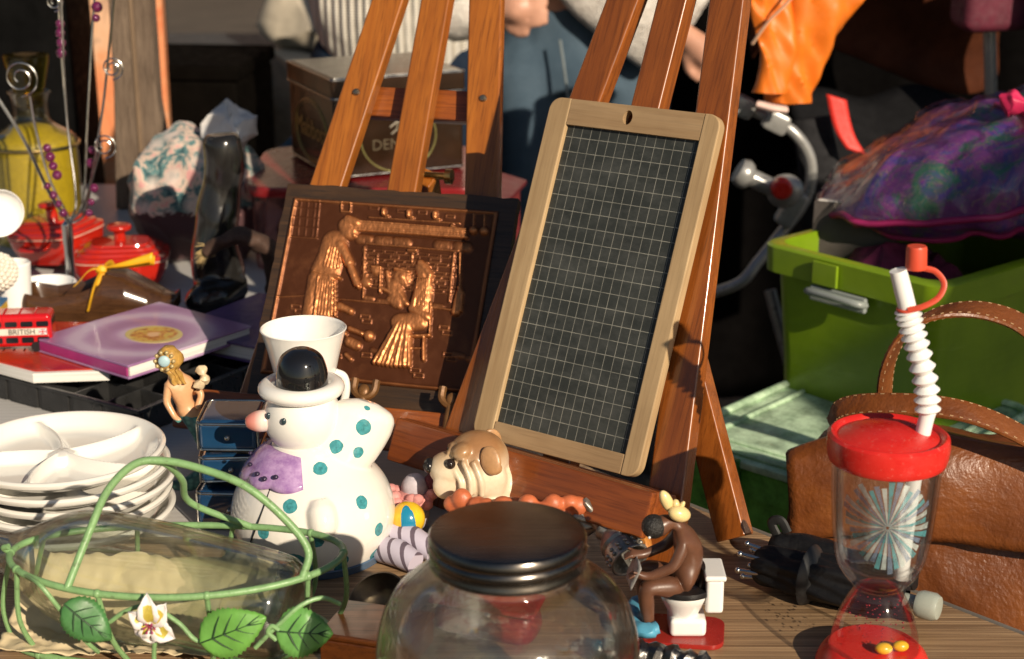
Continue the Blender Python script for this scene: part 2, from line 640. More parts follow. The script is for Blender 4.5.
# side rails with rounded outer corners, top and bottom rails between them
def corner(cx, cz, a0, n=7):
    return [(cx + oc * math.cos(R(a0 + 90 * k / n)), cz + oc * math.sin(R(a0 + 90 * k / n))) for k in range(n + 1)]
b.m = 0
rail(corner(oc, SH - oc, 90) + corner(oc, oc, 180) + [(FL, 0), (FL, SH)])
rail([(SW - FR, SH), (SW - FR, 0)] + corner(SW - oc, oc, 270) + corner(SW - oc, SH - oc, 0))
b.m = 1
hx, hz = SW * .5 - .004, SH - .0120
hole = [(hx + .0052 * math.cos(2 * PI * k / 20), hz + .0068 * math.sin(2 * PI * k / 20)) for k in range(20)]
# top rail split around the hanging hole
x0, x1 = FL + .0004, SW - FR - .0004
up_half = [(x0, SH - .0003), (x0, hz), (hx - .0052, hz)] + [hole[k] for k in range(9, 0, -1)] + [(hx + .0052, hz), (x1, hz), (x1, SH - .0003)]
lo_half = [(x0, hz), (x0, SH - FT), (x1, SH - FT), (x1, hz), (hx + .0052, hz)] + [hole[k] for k in range(19, 10, -1)] + [(hx - .0052, hz)]
b.prism(up_half, .0099, Matrix.Translation((0, .0004, 0)))
b.prism(lo_half, .0099, Matrix.Translation((0, .0004, 0)))
b.prism([(x0, .0003), (x1, .0003), (x1, FB), (x0, FB)], .0099, Matrix.Translation((0, .0004, 0)), bev=.0008)
part('frame', b, [BEECH, BEECHX], sl, sharp=.3)
t = NT('ruled slate')
v = t.coords()
sep = t.n('ShaderNodeSeparateXYZ')
t.l(v, sep.inputs[0])
wob = t.math('MULTIPLY', t.math('SUBTRACT', t.noise(v, 60, 2), .5), .0004)
def lines(o, org, per, w):
    f = t.math('FRACT', t.math('DIVIDE', t.math('ADD', t.math('SUBTRACT', o, org), wob), per))
    return t.math('GREATER_THAN', t.math('ABSOLUTE', t.math('SUBTRACT', f, .5)), .5 - w / per / 2)
g = t.math('MAXIMUM', lines(sep.outputs[0], .0310, .0103, .00056), lines(sep.outputs[2], .0180, .0139, .00062))
wear = t.ramp(t.noise(v, 75, 5, .7), [(.3, .22), (.62, .58)])
base = t.ramp(t.noise(v, 16, 7, .7), [(.3, (.022, .025, .023)), (.75, (.042, .046, .042))])
dust = t.ramp(t.noise(t.coords((14, 14, 30), (0, .5, 0)), 1.3, 6, .75), [(.45, 0), (.8, .16)])
c = t.mix(dust, base, (.3, .3, .28))
c = t.mix(t.math('MULTIPLY', g, wear), c, (.46, .45, .38))
t.bsdf(c, .55, 0, t.bump(t.noise(v, 300, 4), .1, .0004), 0, .35)
b = MB(); b.box(((FL + SW - FR) / 2, .0062, (FB + SH - FT) / 2), (SW - FL - FR + .006, .003, SH - FB - FT + .006))
part('writing_panel', b, t.m, sl)

# ------------------------------------------------------------------ copper relief
RW, RH = .250, .229
cr = thing('copper_relief', 'embossed copper relief of people at a hearth on a dark wooden board', 'relief', (-0.2739, 1.6567, 0.0662), (R(-33), 0, R(-16)))
cr.scale = (1.022, 1.022, 1.022)
def wavy(n, p, q, amp, seed):
    o = []
    for k in range(n):
        s = k / n
        x = p[0] + (q[0] - p[0]) * s; z = p[1] + (q[1] - p[1]) * s
        d = noise.noise(V((s * 7, seed, 0))) * amp + noise.noise(V((s * 23, seed, 3))) * amp * .5
        nx, nz = -(q[1] - p[1]), (q[0] - p[0])
        L = math.hypot(nx, nz)
        o.append((x + nx / L * d, z + nz / L * d))
    return o
ol = wavy(30, (0, 0), (RW, 0), .0016, 1) + wavy(30, (RW, 0), (RW, RH), .0016, 2) + wavy(30, (RW, RH), (0, RH), .0022, 3) + wavy(30, (0, RH), (0, 0), .0022, 4)
b = MB(); b.prism(ol, .012, bev=.0012)
part('wooden_board', b, wood('dark stained oak', (.018, .009, .004), (.075, .036, .014), (5, 60, 90), .5, .1, bump=.5, pore=.7), cr)

def capsules():
    c = []
    def a(x1, y1, x2, y2, r, h, k=1.0): c.append((x1, y1, x2, y2, r * (1.18 if r > 9 else 1.0), h, k))
    # standing man
    a(238, 122, 246, 138, 24, 1.0); a(240, 104, 266, 112, 14, 1.1); a(256, 146, 262, 150, 9, 1.0)
    a(205, 175, 185, 265, 34, .95); a(188, 195, 160, 265, 20, .9); a(222, 180, 250, 232, 15, 1.25); a(250, 232, 276, 292, 11, 1.2)
    a(276, 292, 282, 300, 9, 1.2)
    a(180, 285, 186, 395, 24, .9); a(150, 285, 138, 400, 17, .8); a(200, 280, 205, 380, 12, 1.0); a(165, 280, 160, 400, 6, 1.15)
    a(150, 265, 225, 280, 7, 1.15)
    a(215, 365, 262, 372, 9, .9)
    # child by the fire
    a(405, 262, 405, 262, 25, .9); a(405, 262, 405, 262, 12, 1.25); a(385, 290, 395, 330, 22, .8); a(375, 310, 350, 300, 7, .8)
    a(362, 250, 372, 300, 8, .7)
    # seated woman
    a(462, 232, 466, 246, 20, 1.0); a(456, 218, 484, 250, 11, 1.15); a(484, 250, 480, 300, 9, 1.0)
    a(466, 285, 462, 350, 26, 1.05); a(450, 300, 440, 350, 10, 1.2); a(440, 352, 480, 372, 13, 1.2)
    a(460, 385, 405, 395, 24, 1.05)
    for k in range(9):
        f = k / 8
        a(400 + 32 * f, 395 + 6 * f, 338 + 98 * f, 518 - 6 * abs(f - .5), 8.5, 1.0 + .25 * (k % 2))
    a(420, 400, 396, 500, 22, .7)
    a(432, 432, 490, 424, 6, .95); a(474, 430, 477, 495, 6, .9); a(440, 440, 440, 470, 4, .6); a(440, 465, 476, 462, 3, .6); a(490, 330, 490, 425, 4, .8)
    # mantel beam, shelf jugs
    for k in range(5): a(262, 104 + k * 7, 578, 106 + k * 6, 5, .75 + .12 * ((k * 7) % 3))
    a(540, 100, 580, 130, 8, .8)
    for x in (265, 320, 372, 490, 545): a(x + 12, 158, x + 40, 158, 14, .45)
    a(296, 170, 560, 172, 3, .5)
    for x in (342, 414, 490): a(x, 66, x, 76, 9, .95); a(x + 6, 82, x + 14, 82, 5, .8)
    a(300, 90, 560, 90, 3, .45)
    # hearth opening, hanging pot, stones and cloth folds
    a(292, 180, 296, 330, 5, .5); a(548, 180, 540, 320, 5, .45); a(330, 200, 330, 232, 2.5, .5); a(330, 246, 330, 246, 15, .8); a(316, 238, 344, 238, 3, .9)
    a(430, 190, 430, 215, 3, .5); a(418, 180, 442, 180, 4, .6)
    for k in range(6): a(300 + 40 * k, 330 + (k % 2) * 6, 322 + 40 * k, 331 + (k % 2) * 6, 8, .35)
    for k in range(7): a(172 + 7 * k, 290, 160 + 10 * k, 392, 3.2, 1.15)
    for k in range(5): a(192 + 8 * k, 190, 180 + 10 * k, 250, 3, 1.25)
    for k in range(6): a(452 + 5 * k, 262, 446 + 6 * k, 345, 2.6, 1.3)
    a(395, 300, 420, 338, 9, .8); a(372, 330, 400, 345, 10, .7); a(384, 240, 424, 246, 6, 1.1)
    for x in (60, 110, 330, 400, 560, 600): a(x, 420 + (x * 7) % 90, x + 24, 424 + (x * 7) % 90, 9, .3)
    # hanging ladles
    for x in (600, 630): a(x, 60, x, 98, 3, .7); a(x, 108, x, 108, 12, .95)
    # broom
    a(566, 178, 570, 285, 4.5, .9); a(570, 295, 560, 350, 12, .95); a(575, 300, 574, 345, 6, 1.05); a(568, 280, 572, 292, 8, 1.1)
    # kettle, pots and floor things
    a(302, 285, 302, 285, 15, .85); a(302, 262, 302, 275, 4, .6); a(342, 240, 344, 310, 5, .7)
    a(230, 360, 262, 374, 10, .9); a(262, 425, 300, 436, 9, .85); a(318, 440, 318, 440, 15, 1.1); a(262, 462, 284, 470, 14, .85); a(236, 420, 250, 440, 8, .7)
    a(255, 500, 270, 512, 8, .6)
    a(30, 352, 130, 338, 2.5, .28); a(210, 340, 550, 345, 2.5, .4); a(490, 340, 545, 345, 3.5, .5); a(545, 345, 580, 322, 3, .45)
    return c
CAPS = capsules()
def brick_outline(x, y, w, h):
    return [(x, y, x + w, y), (x, y + h, x + w, y + h), (x, y, x, y + h), (x + w, y, x + w, y + h)]
LINES = []
for (x, y) in ((88, 368), (100, 380), (290, 380), (296, 392), (515, 392), (525, 405), (440, 522), (450, 534), (530, 468), (540, 478), (300, 490), (215, 500)):
    LINES += [(p, 1.9, .36) for p in brick_outline(x, y, 26, 12)]
for row in range(9):
    y = 186 + row * 13
    x = 286 + (row % 2) * 14
    while x < 540:
        w = 22 + (row * 5 + int(x)) % 9
        if (int(x * 13 + row * 7) % 10) < 9: LINES += [(p, 1.7, .34) for p in brick_outline(x, y, w, 9)]
        x += w + 4
for x in (76, 97, 118, 139, 152): LINES.append(((x, 48, x - 4, 165), 2.6, .3 if x in (76, 152) else .16))
for y in (48, 76, 105, 134, 165): LINES.append(((74, y, 152, y), 2.6, .3 if y in (48, 165) else .16))
LINES += [(p, 2.5, .6) for p in brick_outline(218, 50, 27, 28)]
for (x, y) in ((440, 60), (520, 66), (300, 56), (380, 60)): LINES += [(p, 1.5, .3) for p in brick_outline(x, y, 24, 9)]
for y in (100, 118, 136): LINES.append(((275, y, 575, y + 3), 1.6, -.5))
def relief_height(x, y):
    h = 0
    for (x1, y1, x2, y2, r, hh, k) in CAPS:
        if x < min(x1, x2) - r - 2 or x > max(x1, x2) + r + 2 or y < min(y1, y2) - r - 2 or y > max(y1, y2) + r + 2: continue
        dx, dy = x2 - x1, y2 - y1
        L = dx * dx + dy * dy
        s = 0 if L == 0 else max(0, min(1, ((x - x1) * dx + (y - y1) * dy) / L))
        d = math.hypot(x - x1 - s * dx, y - y1 - s * dy) / r
        if d < 1: h = max(h, hh * math.sqrt(1 - d * d) ** 1.3)
    if h > .3: h += .11 * noise.noise(V((x * .09, y * .05, 1.3))) + .10 * noise.noise(V((x * .22, y * .09, 5)))
    e = 0
    for ((x1, y1, x2, y2), w, hh) in LINES:
        if x < min(x1, x2) - w * 2 or x > max(x1, x2) + w * 2 or y < min(y1, y2) - w * 2 or y > max(y1, y2) + w * 2: continue
        dx, dy = x2 - x1, y2 - y1
        s = max(0, min(1, ((x - x1) * dx + (y - y1) * dy) / (dx * dx + dy * dy)))
        d = math.hypot(x - x1 - s * dx, y - y1 - s * dy) / w
        if d < 2: e = e if abs(e) > abs(hh * math.exp(-d * d * 1.5)) else hh * math.exp(-d * d * 1.5)
    if h < .2: h += e
    elif e < 0: h += e * .5
    h += .16 * noise.noise(V((x * .010, y * .010, 0))) + .05 * noise.noise(V((x * .045, y * .045, 8)))
    return h
NU, NV = 250, 220
HV = []
CX0, CX1, CZ0, CZ1 = .011, .232, .024, .213
b = MB()
def cfn(u, v):
    y = 45 + (1 - v) * 532
    xl = 75 - 66 * (1 - v); xr = 668 - 62 * (1 - v)
    h = relief_height(xl + u * (xr - xl), y)
    edge = min(u, 1 - u, v, 1 - v)
    h = h * min(1, edge / .02) + .5 * math.exp(-(edge - .012) ** 2 / .00005)
    HV.append(h)
    return V((CX0 + u * (CX1 - CX0), -.0018 - h * .0048, CZ0 + v * (CZ1 - CZ0)))
b.grid(NU, NV, cfn)
t = NT('patinated copper')
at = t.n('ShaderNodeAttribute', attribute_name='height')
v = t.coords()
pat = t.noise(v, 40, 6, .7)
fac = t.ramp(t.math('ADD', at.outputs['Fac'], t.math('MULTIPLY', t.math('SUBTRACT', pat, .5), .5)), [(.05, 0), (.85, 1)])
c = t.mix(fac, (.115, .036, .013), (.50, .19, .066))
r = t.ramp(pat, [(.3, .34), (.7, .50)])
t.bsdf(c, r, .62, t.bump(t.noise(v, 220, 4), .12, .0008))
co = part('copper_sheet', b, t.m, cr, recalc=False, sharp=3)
al = co.data.attributes.new('height', 'FLOAT', 'POINT')
al.data.foreach_set('value', HV)
# turn the faces towards the viewer's side of the board
co.data.flip_normals() if co.data.polygons[0].normal.y > 0 else None

# ------------------------------------------------------------------ glass jar with metal lid
jr = thing('glass_jar', 'round clear glass storage jar with a dark metal screw lid', 'jar', (-.003, 1.05, 0))
outer = [(0, 0), (.055, 0), (.062, .004), (.074, .02), (.086, .055), (.0905, .090), (.0875, .118), (.078, .139), (.062, .1525), (.050, .1565), (.0465, .160), (.0465, .180)]
def smoothprof(p, per=5):
    q = spline([(a, 0, c) for a, c in p], per)
    return [(max(0, w.x), w.z) for w in q]
op = smoothprof(outer)
ip = [(max(0, a - .0032), c + (.004 if c < .01 else 0)) for a, c in op][::-1]
b = MB(); b.lathe(op + ip, 96, closed=False)
GL = glass('clear jar glass', (.975, .992, .975), .82, 0, 1.45, .75)
part('jar_body', b, GL, jr)
b = MB()
b.lathe([(0, .1885), (.030, .1885), (.0495, .1878), (.0520, .1870), (.0532, .1850), (.0535, .1825), (.0522, .1812), (.0520, .1790), (.0532, .1775), (.0538, .1752), (.0532, .1728), (.0518, .1716), (.0520, .1690), (.0530, .1678), (.0530, .1655), (.0518, .1645), (.0500, .1650), (.0498, .1835), (0, .1840)], 96)
t = NT('brushed dark steel lid')
v = t.coords((3, 260, 260), (0, 0, .5))
f = t.noise(v, 1, 4, .7)
r = t.ramp(f, [(.3, .16), (.7, .30)])
c = t.ramp(t.noise(t.coords(), 26, 4), [(.3, (.10, .088, .078)), (.7, (.19, .17, .15))])
t.bsdf(c, r, 1, t.bump(f, .05, .0003))
part('lid', b, t.m, jr)

# ------------------------------------------------------------------ tumbler with straw
tb = thing('straw_tumbler', 'clear plastic tumbler with red lid, white bendy straw and globe foot', 'tumbler', (.2845, 1.205, 0))
CL = clear_plastic('clear acrylic', (.975, .98, .98), .05, .12)
b = MB()
prof = smoothprof([(.0415, .187), (.0412, .170), (.0398, .140), (.037, .112), (.0325, .090), (.0225, .0755), (.0165, .0705), (.0, .0695)], 6)
inn = [(max(0, a - .0022), c + .0018) for a, c in prof][::-1]
b.lathe(prof + inn, 80)
part('outer_cup', b, CL, tb)
b = MB()
p2 = smoothprof([(.0375, .187), (.0368, .160), (.0350, .125), (.0318, .100), (.024, .088), (0, .0855)], 6)
b.lathe(p2, 72)
part('inner_cup', b, clear_plastic('inner acrylic', (.985, .99, .99), .05, .08), tb)
b = MB()
b.lathe(smoothprof([(.0170, .0700), (.0185, .0685), (.0235, .0600), (.0290, .0470), (.0330, .0330), (.0345, .0200)], 6), 72)
part('globe', b, CL, tb)
b = MB()
b.lathe([(0, .0205), (.0338, .0205), (.036, .0195), (.041, .014), (.0445, .006), (.045, .001), (.044, 0), (0, 0)], 72)
RED = mat('red plastic', (.62, .022, .014), .28, 0, .1, 20, rvar=.4, dirt=None)
part('foot', b, RED, tb)
b = MB()
for (x, y, r) in ((.004, -.016, .007), (.018, -.012, .0065)): b.sphere((x, y, .0255), (r, r * .75, r * .65), n=16)
part('yellow_bead', b, mat('yellow bead', (.75, .42, .02), .3), tb)
b = MB()
random.seed(3)
for k in range(70):
    a = random.uniform(0, 2 * PI); rr = random.uniform(.004, .027); z = random.uniform(.024, .063)
    lim = .033 if z < .035 else .033 - (z - .035) * .45
    if rr > lim - .004: rr = lim - .005
    s = random.uniform(.0004, .0011)
    b.sphere((rr * math.cos(a), rr * math.sin(a), z), (s, s, s * .6), n=8)
fl = part('glitter', b, mat('maroon glitter', (.30, .02, .03), .3, .5), tb); fl['kind'] = 'stuff'
b = MB()
b.lathe([(0, .2035), (.010, .2033), (.022, .2015), (.032, .1985), (.0385, .1955), (.0400, .1975), (.0430, .1985), (.0455, .1965), (.0462, .1900), (.0452, .1810), (.0440, .1770), (.0425, .1760), (.0405, .1772), (.0400, .1880), (.036, .190), (0, .194)], 80)
t = NT('scuffed red lid')
v = t.coords()
sp = t.ramp(t.noise(v, 260, 3, .7), [(.60, 0), (.70, 1)])
c = t.mix(t.math('MULTIPLY', sp, .35), t.ramp(t.noise(v, 30, 4), [(.3, (.52, .014, .012)), (.7, (.66, .028, .02))]), (.7, .25, .2))
t.bsdf(c, t.ramp(t.noise(v, 60, 4), [(.3, .2), (.7, .42)]), 0, t.bump(t.noise(v, 150, 3), .08, .0006))
part('lid', b, t.m, tb)
# sunburst print on the inner cup: thin coloured wedges following the wall
b = MB()
def wall(a, z):
    rr = .0372 - (.187 - z) * .052 - max(0, .115 - z) * .12 + .0012
    return V((rr * math.sin(a), -rr * math.cos(a), z))
cz = .136; ca = -.12
random.seed(11)
for k in range(38):
    a0 = 2 * PI * k / 38; a1 = a0 + 2 * PI / 50
    L = random.uniform(.75, 1.0)
    b.m = k % 3
    q = []
    for (aa, rad) in ((a0, .03), (a0, .45), (a0, .75), (a0, L), (a1, L), (a1, .75), (a1, .45), (a1, .03)):
        q.append(wall(ca + math.cos(aa) * rad * 1.10, cz + math.sin(aa) * rad * .042))
    b.add(q, [(0, 1, 6, 7), (1, 2, 5, 6), (2, 3, 4, 5)])
def ink(name, col, k):
    t = NT(name)
    p = t.n('ShaderNodeBsdfDiffuse'); p.inputs[0].default_value = (*col, 1)
    tr = t.n('ShaderNodeBsdfTransparent')
    mx = t.n('ShaderNodeMixShader')
    t.l(t.ramp(t.noise(t.coords(), 130, 4, .7), [(.3, k * .55), (.7, min(1, k * 1.3))]), mx.inputs[0])
    t.l(tr.outputs[0], mx.inputs[1]); t.l(p.outputs[0], mx.inputs[2])
    t.l(mx.outputs[0], t.out.inputs[0])
    return t.m
pr = part('sunburst_print', b, [ink('teal print', (.10, .36, .40), .7), ink('pale print', (.62, .72, .70), .6), ink('violet print', (.20, .28, .40), .6)], tb, recalc=False)
def mt(*p): return (p[0] - .2845, p[1] - 1.205, p[2])
b = MB()
sp = [mt(*q) for q in ((0.3018, 1.2050, 0.0779), (0.3034, 1.2030, 0.1277), (0.3063, 1.2010, 0.1762), (0.3099, 1.2000, 0.2073), (0.3121, 1.2000, 0.2185))]
b.tube(spline(sp, 5), .0058, 20)
part('lower_straw', b, WHITEP, tb)
b = MB()
ax = spline([mt(*q) for q in ((0.3116, 1.2000, 0.2153), (0.3084, 1.2000, 0.2383), (0.3005, 1.2000, 0.2657), (0.2939, 1.2000, 0.2851), (0.2901, 1.2000, 0.2982))], 40)
n = len(ax)
rs = []
for i in range(n):
    ph = (i / (n - 1) * 12) % 1
    rs.append(.0058 + .0042 * (1 - abs(ph * 2 - 1)))
    if i < 5 or i > n - 5: rs[-1] = .006
b.tube(ax, rs, 24)
part('bellows', b, WHITEP, tb, sharp=.9)
b = MB()
tp = [V(mt(*(0.2909, 1.2000, 0.2967))), V(mt(*(0.2815, 1.2000, 0.3271)))]
b.tube([tp[0], tp[0].lerp(tp[1], .5), tp[1], tp[1] + (tp[0] - tp[1]) * .04, tp[0].lerp(tp[1], .6)], [.0066, .0066, .0064, .0052, .005], 24)
part('straw_tip', b, WHITEP, tb)
b = MB()
c0 = V(mt(*(0.2946, 1.2000, 0.3279))); c1 = V(mt(*(0.2940, 1.2000, 0.3452)))
b.tube([c0, c0.lerp(c1, .1), c0.lerp(c1, .9), c1], [.0072, .0078, .0075, .0068], 24)
RCAP = mat('faded red cap', (.62, .075, .035), .4, 0, .08)
cp = part('straw_cap', b, RCAP, tb)
b = MB()
st = spline([mt(*q) for q in ((0.3003, 1.2000, 0.3286), (0.3085, 1.1970, 0.3265), (0.3140, 1.1930, 0.3185), (0.3096, 1.1900, 0.3088), (0.2985, 1.1900, 0.3020), (0.2892, 1.1930, 0.2988))], 8)
b.tube(st, .0013, 10, flat=1.8)
ring = [tp[0] + V((.0076 * math.cos(2 * PI * k / 24), .0076 * math.sin(2 * PI * k / 24), .001 + .001 * math.cos(2 * PI * k / 24))) for k in range(24)]
b.tube(ring, .0012, 8, closed=True)
MW[cp] = MW[tb]
part('cap_strap', b, RCAP, cp)

# ------------------------------------------------------------------ folded umbrella
um = thing('folded_umbrella', 'black folded compact umbrella with steel rib ends lying by the tumbler', 'umbrella', (.27, 1.30, 0))
A = V((.214, 1.352, .021)); B_ = V((.326, 1.279, .022))
dv = (B_ - A).normalized()
mz = align(A, B_)
L = (B_ - A).length
b = MB()
pr = [(.004, -.004), (.012, -.002), (.0165, .006), (.0175, .02), (.0195, .045), (.021, .075), (.020, .105), (.014, L - .004), (.009, L)]
def foldfn(p, a):
    k = 1 + .10 * math.sin(a * 5 + p.z * 40) + .05 * math.sin(a * 11 - p.z * 70)
    return V((p.x * k, p.y * k * .95, p.z))
b.lathe(smoothprof(pr, 5), 64, mz, fn=foldfn)
CLOTH = mat('black umbrella cloth', (.006, .006, .007), .55, 0, .3, 60, .25, 300, spec=.3)
part('canopy', b, CLOTH, um, world=True)
for k in range(6):
    a = 2 * PI * k / 6 + .3
    b = MB()
    m0 = mz @ V((.0125 * math.cos(a), .0125 * math.sin(a), .006)); m1 = mz @ V((.0145 * math.cos(a), .0145 * math.sin(a), -.013))
    b.tube([m0, m1], .0021, 10)
    b.sphere(m1, .0029, n=12)
    part('rib_end', b, STEEL, um, world=True)
b = MB()
w0 = mz @ V((0, 0, .05))
ringp = [mz @ V((.0215 * math.cos(2 * PI * k / 32), .0215 * math.sin(2 * PI * k / 32), .052)) for k in range(32)]
b.tube(ringp, .0075, 8, closed=True, flat=.16)
part('closing_strap', b, mat('black strap', (.01, .01, .011), .45), um, world=True)
b = MB()
h1 = mz @ V((0, 0, L - .002))
b.lathe([(0, 0), (.006, 0), (.0062, .010), (.0105, .012), (.0118, .016), (.0118, .026), (.0095, .030), (0, .031)], 32, align(h1, h1 + dv))
part('handle_knob', b, mat('grey green knob', (.33, .36, .31), .3, 0, .08), um, world=True)
# second piece: its cloth sleeve behind
sv = thing('umbrella_sleeve', 'black cloth umbrella sleeve with loop lying behind the folded umbrella', 'sleeve', (.28, 1.36, 0))
b = MB()
b.tube(spline([(.232, 1.395, .020), (.262, 1.380, .021), (.30, 1.352, .020), (.345, 1.325, .018)], 6), [.008, .011] + [.0135] * 15 + [.011, .008], 20, flat=.95)
b.jitter(.003, 60, 2)
part('cloth_tube', b, CLOTH, sv, world=True)
b = MB()
b.tube(spline([(.236, 1.392, .028), (.231, 1.395, .040), (.238, 1.391, .044), (.244, 1.388, .034)], 6), .0028, 8, flat=1.6)
part('wrist_loop', b, mat('black webbing', (.012, .012, .012), .6), sv, world=True)

# ------------------------------------------------------------------ figurine seated on a toilet
FDX, FDY = -.010, -.016
def low(p):
    z = p[2]
    return (p[0], p[1], z if z < .05 else .05 + (z - .05) * .80)
fg = thing('toilet_figurine', 'small brown figurine bent over on a white toilet, on a red base', 'figurine', (.148, 1.275, 0))
b = MB()
base = [(-.030 + x, z) for x, z in rrect(.088, .052, .012, 6, .022, 0)]
b.prism(base, .0045, Matrix.Translation((.148, 1.278, 0)) @ Matrix.Rotation(R(-8), 4, 'Z'), bev=.001, axis='Z')
part('red_base', b, mat('dark red glaze', (.28, .018, .014), .25), fg, world=True)
WG = mat('white glaze', (.80, .79, .76), .18, 0, .04, coat=.3)
b = MB()
b.box((.153, 1.278, .012), (.030, .030, .016), bev=.004, seg=3)
b.lathe([(.012, .016), (.013, .022), (.018, .032), (.0205, .037), (.0205, .040), (.0, .040)], 32, Matrix.Translation((.150, 1.278, 0)))
b.box((.1735, 1.278, .041), (.0145, .033, .030), bev=.003, seg=3)
b.box((.1735, 1.278, .0575), (.0175, .037, .005), bev=.002, seg=3)
part('toilet', b, WG, fg, world=True)
b = MB()
b.lathe([(.0215, .0402), (.022, .0425), (.0215, .045), (.012, .045), (.011, .0425), (.012, .0402)], 40, Matrix.Translation((.150, 1.278, 0)) @ Matrix.Diagonal((1.1, 1, 1, 1)), closed=True)
b.tube(spline([(.1635, 1.278, .043), (.1645, 1.278, .052), (.1645, 1.278, .062)], 5), .010, 16, flat=.22, up=(1, 0, 0))
part('seat_ring', b, BLACKP, fg, world=True)
BROWN = mat('brown painted resin', (.115, .05, .028), .38, 0, .15, 60, .05)
J0 = [(.151, 1.278, .052, .0125),    # 0 pelvis
     (.154, 1.278, .068, .0115),    # 1 waist
     (.153, 1.278, .086, .0125),    # 2 chest
     (.149, 1.278, .098, .0090),    # 3 shoulders
     (.144, 1.277, .109, .0050),    # 4 neck
     (.137, 1.276, .115, .0062),    # 5
     (.129, 1.274, .1105, .0092),   # 6 head
     (.123, 1.273, .1055, .0070),   # 7 face
     (.147, 1.263, .094, .0056),    # 8 near shoulder
     (.139, 1.258, .074, .0046),    # 9 near elbow
     (.119, 1.260, .062, .0038),    # 10 near wrist
     (.112, 1.262, .064, .0042),    # 11 near palm
     (.147, 1.293, .094, .0056),    # 12
     (.136, 1.297, .076, .0046),
     (.117, 1.292, .068, .0038),
     (.110, 1.288, .070, .0042),
     (.145, 1.268, .047, .0095),    # 16 near hip
     (.117, 1.260, .052, .0080),    # 17 near knee
     (.119, 1.262, .030, .0058),    # 18 shin
     (.121, 1.262, .013, .0045),    # 19 ankle
     (.112, 1.260, .0085, .0042),   # 20 toe
     (.145, 1.288, .047, .0095),
     (.117, 1.296, .053, .0080),
     (.119, 1.294, .030, .0058),
     (.121, 1.293, .013, .0045),
     (.112, 1.292, .0085, .0042)]
J = [low(q) + (q[3] * 1.08,) for q in J0]
E_ = [(0, 1), (1, 2), (2, 3), (3, 4), (4, 5), (5, 6), (6, 7), (3, 8), (8, 9), (9, 10), (10, 11), (3, 12), (12, 13), (13, 14), (14, 15),
      (0, 16), (16, 17), (17, 18), (18, 19), (19, 20), (0, 21), (21, 22), (22, 23), (23, 24), (24, 25)]
# fingers: short chains rooted in each palm
def fingers(i, px, py, pz, s):
    for k in range(4):
        a = (k - 1.5) * .0021
        J.append((px - .0048, py + a, pz + .0004 * k, .0011)); J.append((px - .0085, py + a * 1.15, pz - .0022, .0009))
        n = len(J); E_.append((i, n - 2)); E_.append((n - 2, n - 1))
    J.append((px - .002, py - s * .0042, pz + .003, .0012)); J.append((px - .0055, py - s * .0050, pz + .0042, .0010))
    n = len(J); E_.append((i, n - 2)); E_.append((n - 2, n - 1))
fingers(11, .112, 1.262, .0612, 1); fingers(15, .110, 1.288, .066, -1)
skin('body', J, E_, BROWN, fg)
b = MB()
b.sphere((.1235, 1.2725, .0985), (.0100, .0104, .0098), (0, .5, 0), 24)
b.sphere((.1155, 1.268, .0975), (.0014, .0014, .0018), n=10)
part('hair', b, mat('black curls', (.014, .013, .012), .5, 0, .3, 200, .8, 500), fg, world=True)
b = MB()
for s in (-1, 1):
    b.sphere((.1195, 1.2685 + s * .0035 - .001, .0925), (.0012, .0012, .0012), n=8)
part('eye', b, mat('painted eye', (.75, .73, .7), .3), fg, world=True)
b = MB()
b.sphere((.1435, 1.270, .1105), (.0098, .0068, .0066), (0, .35, .3), 20)
b.sphere((.1335, 1.274, .1195), (.0050, .0048, .0105), (0, -.45, .2), 20)
b.sphere((.1405, 1.2735, .117), (.0035, .004, .0045), n=14)
b.sphere((.1455, 1.272, .1170), (.0022, .0022, .0040), (0, .5, 0), 12)
part('bow', b, mat('cream glaze', (.72, .56, .26), .3, 0, .1, 60, coat=.2), fg, world=True)
b = MB()
b.tube(spline([(.127, 1.254, .018), (.117, 1.252, .016), (.110, 1.262, .015), (.109, 1.280, .015), (.114, 1.302, .016), (.126, 1.300, .017)], 6), [.006] * 3 + [.0078] * 25 + [.006] * 3, 14, flat=.8)
b.jitter(.0022, 110, 4)
part('lowered_trousers', b, mat('sky blue paint', (.08, .30, .44), .45, 0, .15, 60, .2), fg, world=True)
b = MB()
def sheet(u, v):
    x = .1045 + .008 * u - .002 * math.sin(v * PI)
    return V((x, 1.256 + .038 * v, .050 + .019 * u + .003 * math.sin(v * 6)))
b.grid(8, 10, sheet)
ns = part('newspaper', b, mat('grey newsprint paint', (.22, .21, .20), .5, 0, .3, 160), fg, world=True, recalc=False)
q = ns.modifiers.new('Thick', 'SOLIDIFY'); q.thickness = .0012

fg.location = (.148 + FDX, 1.275 + FDY, 0)

# ------------------------------------------------------------------ pewter goblet lying on its side
gb = thing('pewter_goblet', 'ornate pewter goblet lying on its side behind the jar lid', 'goblet', (.10, 1.37, 0))
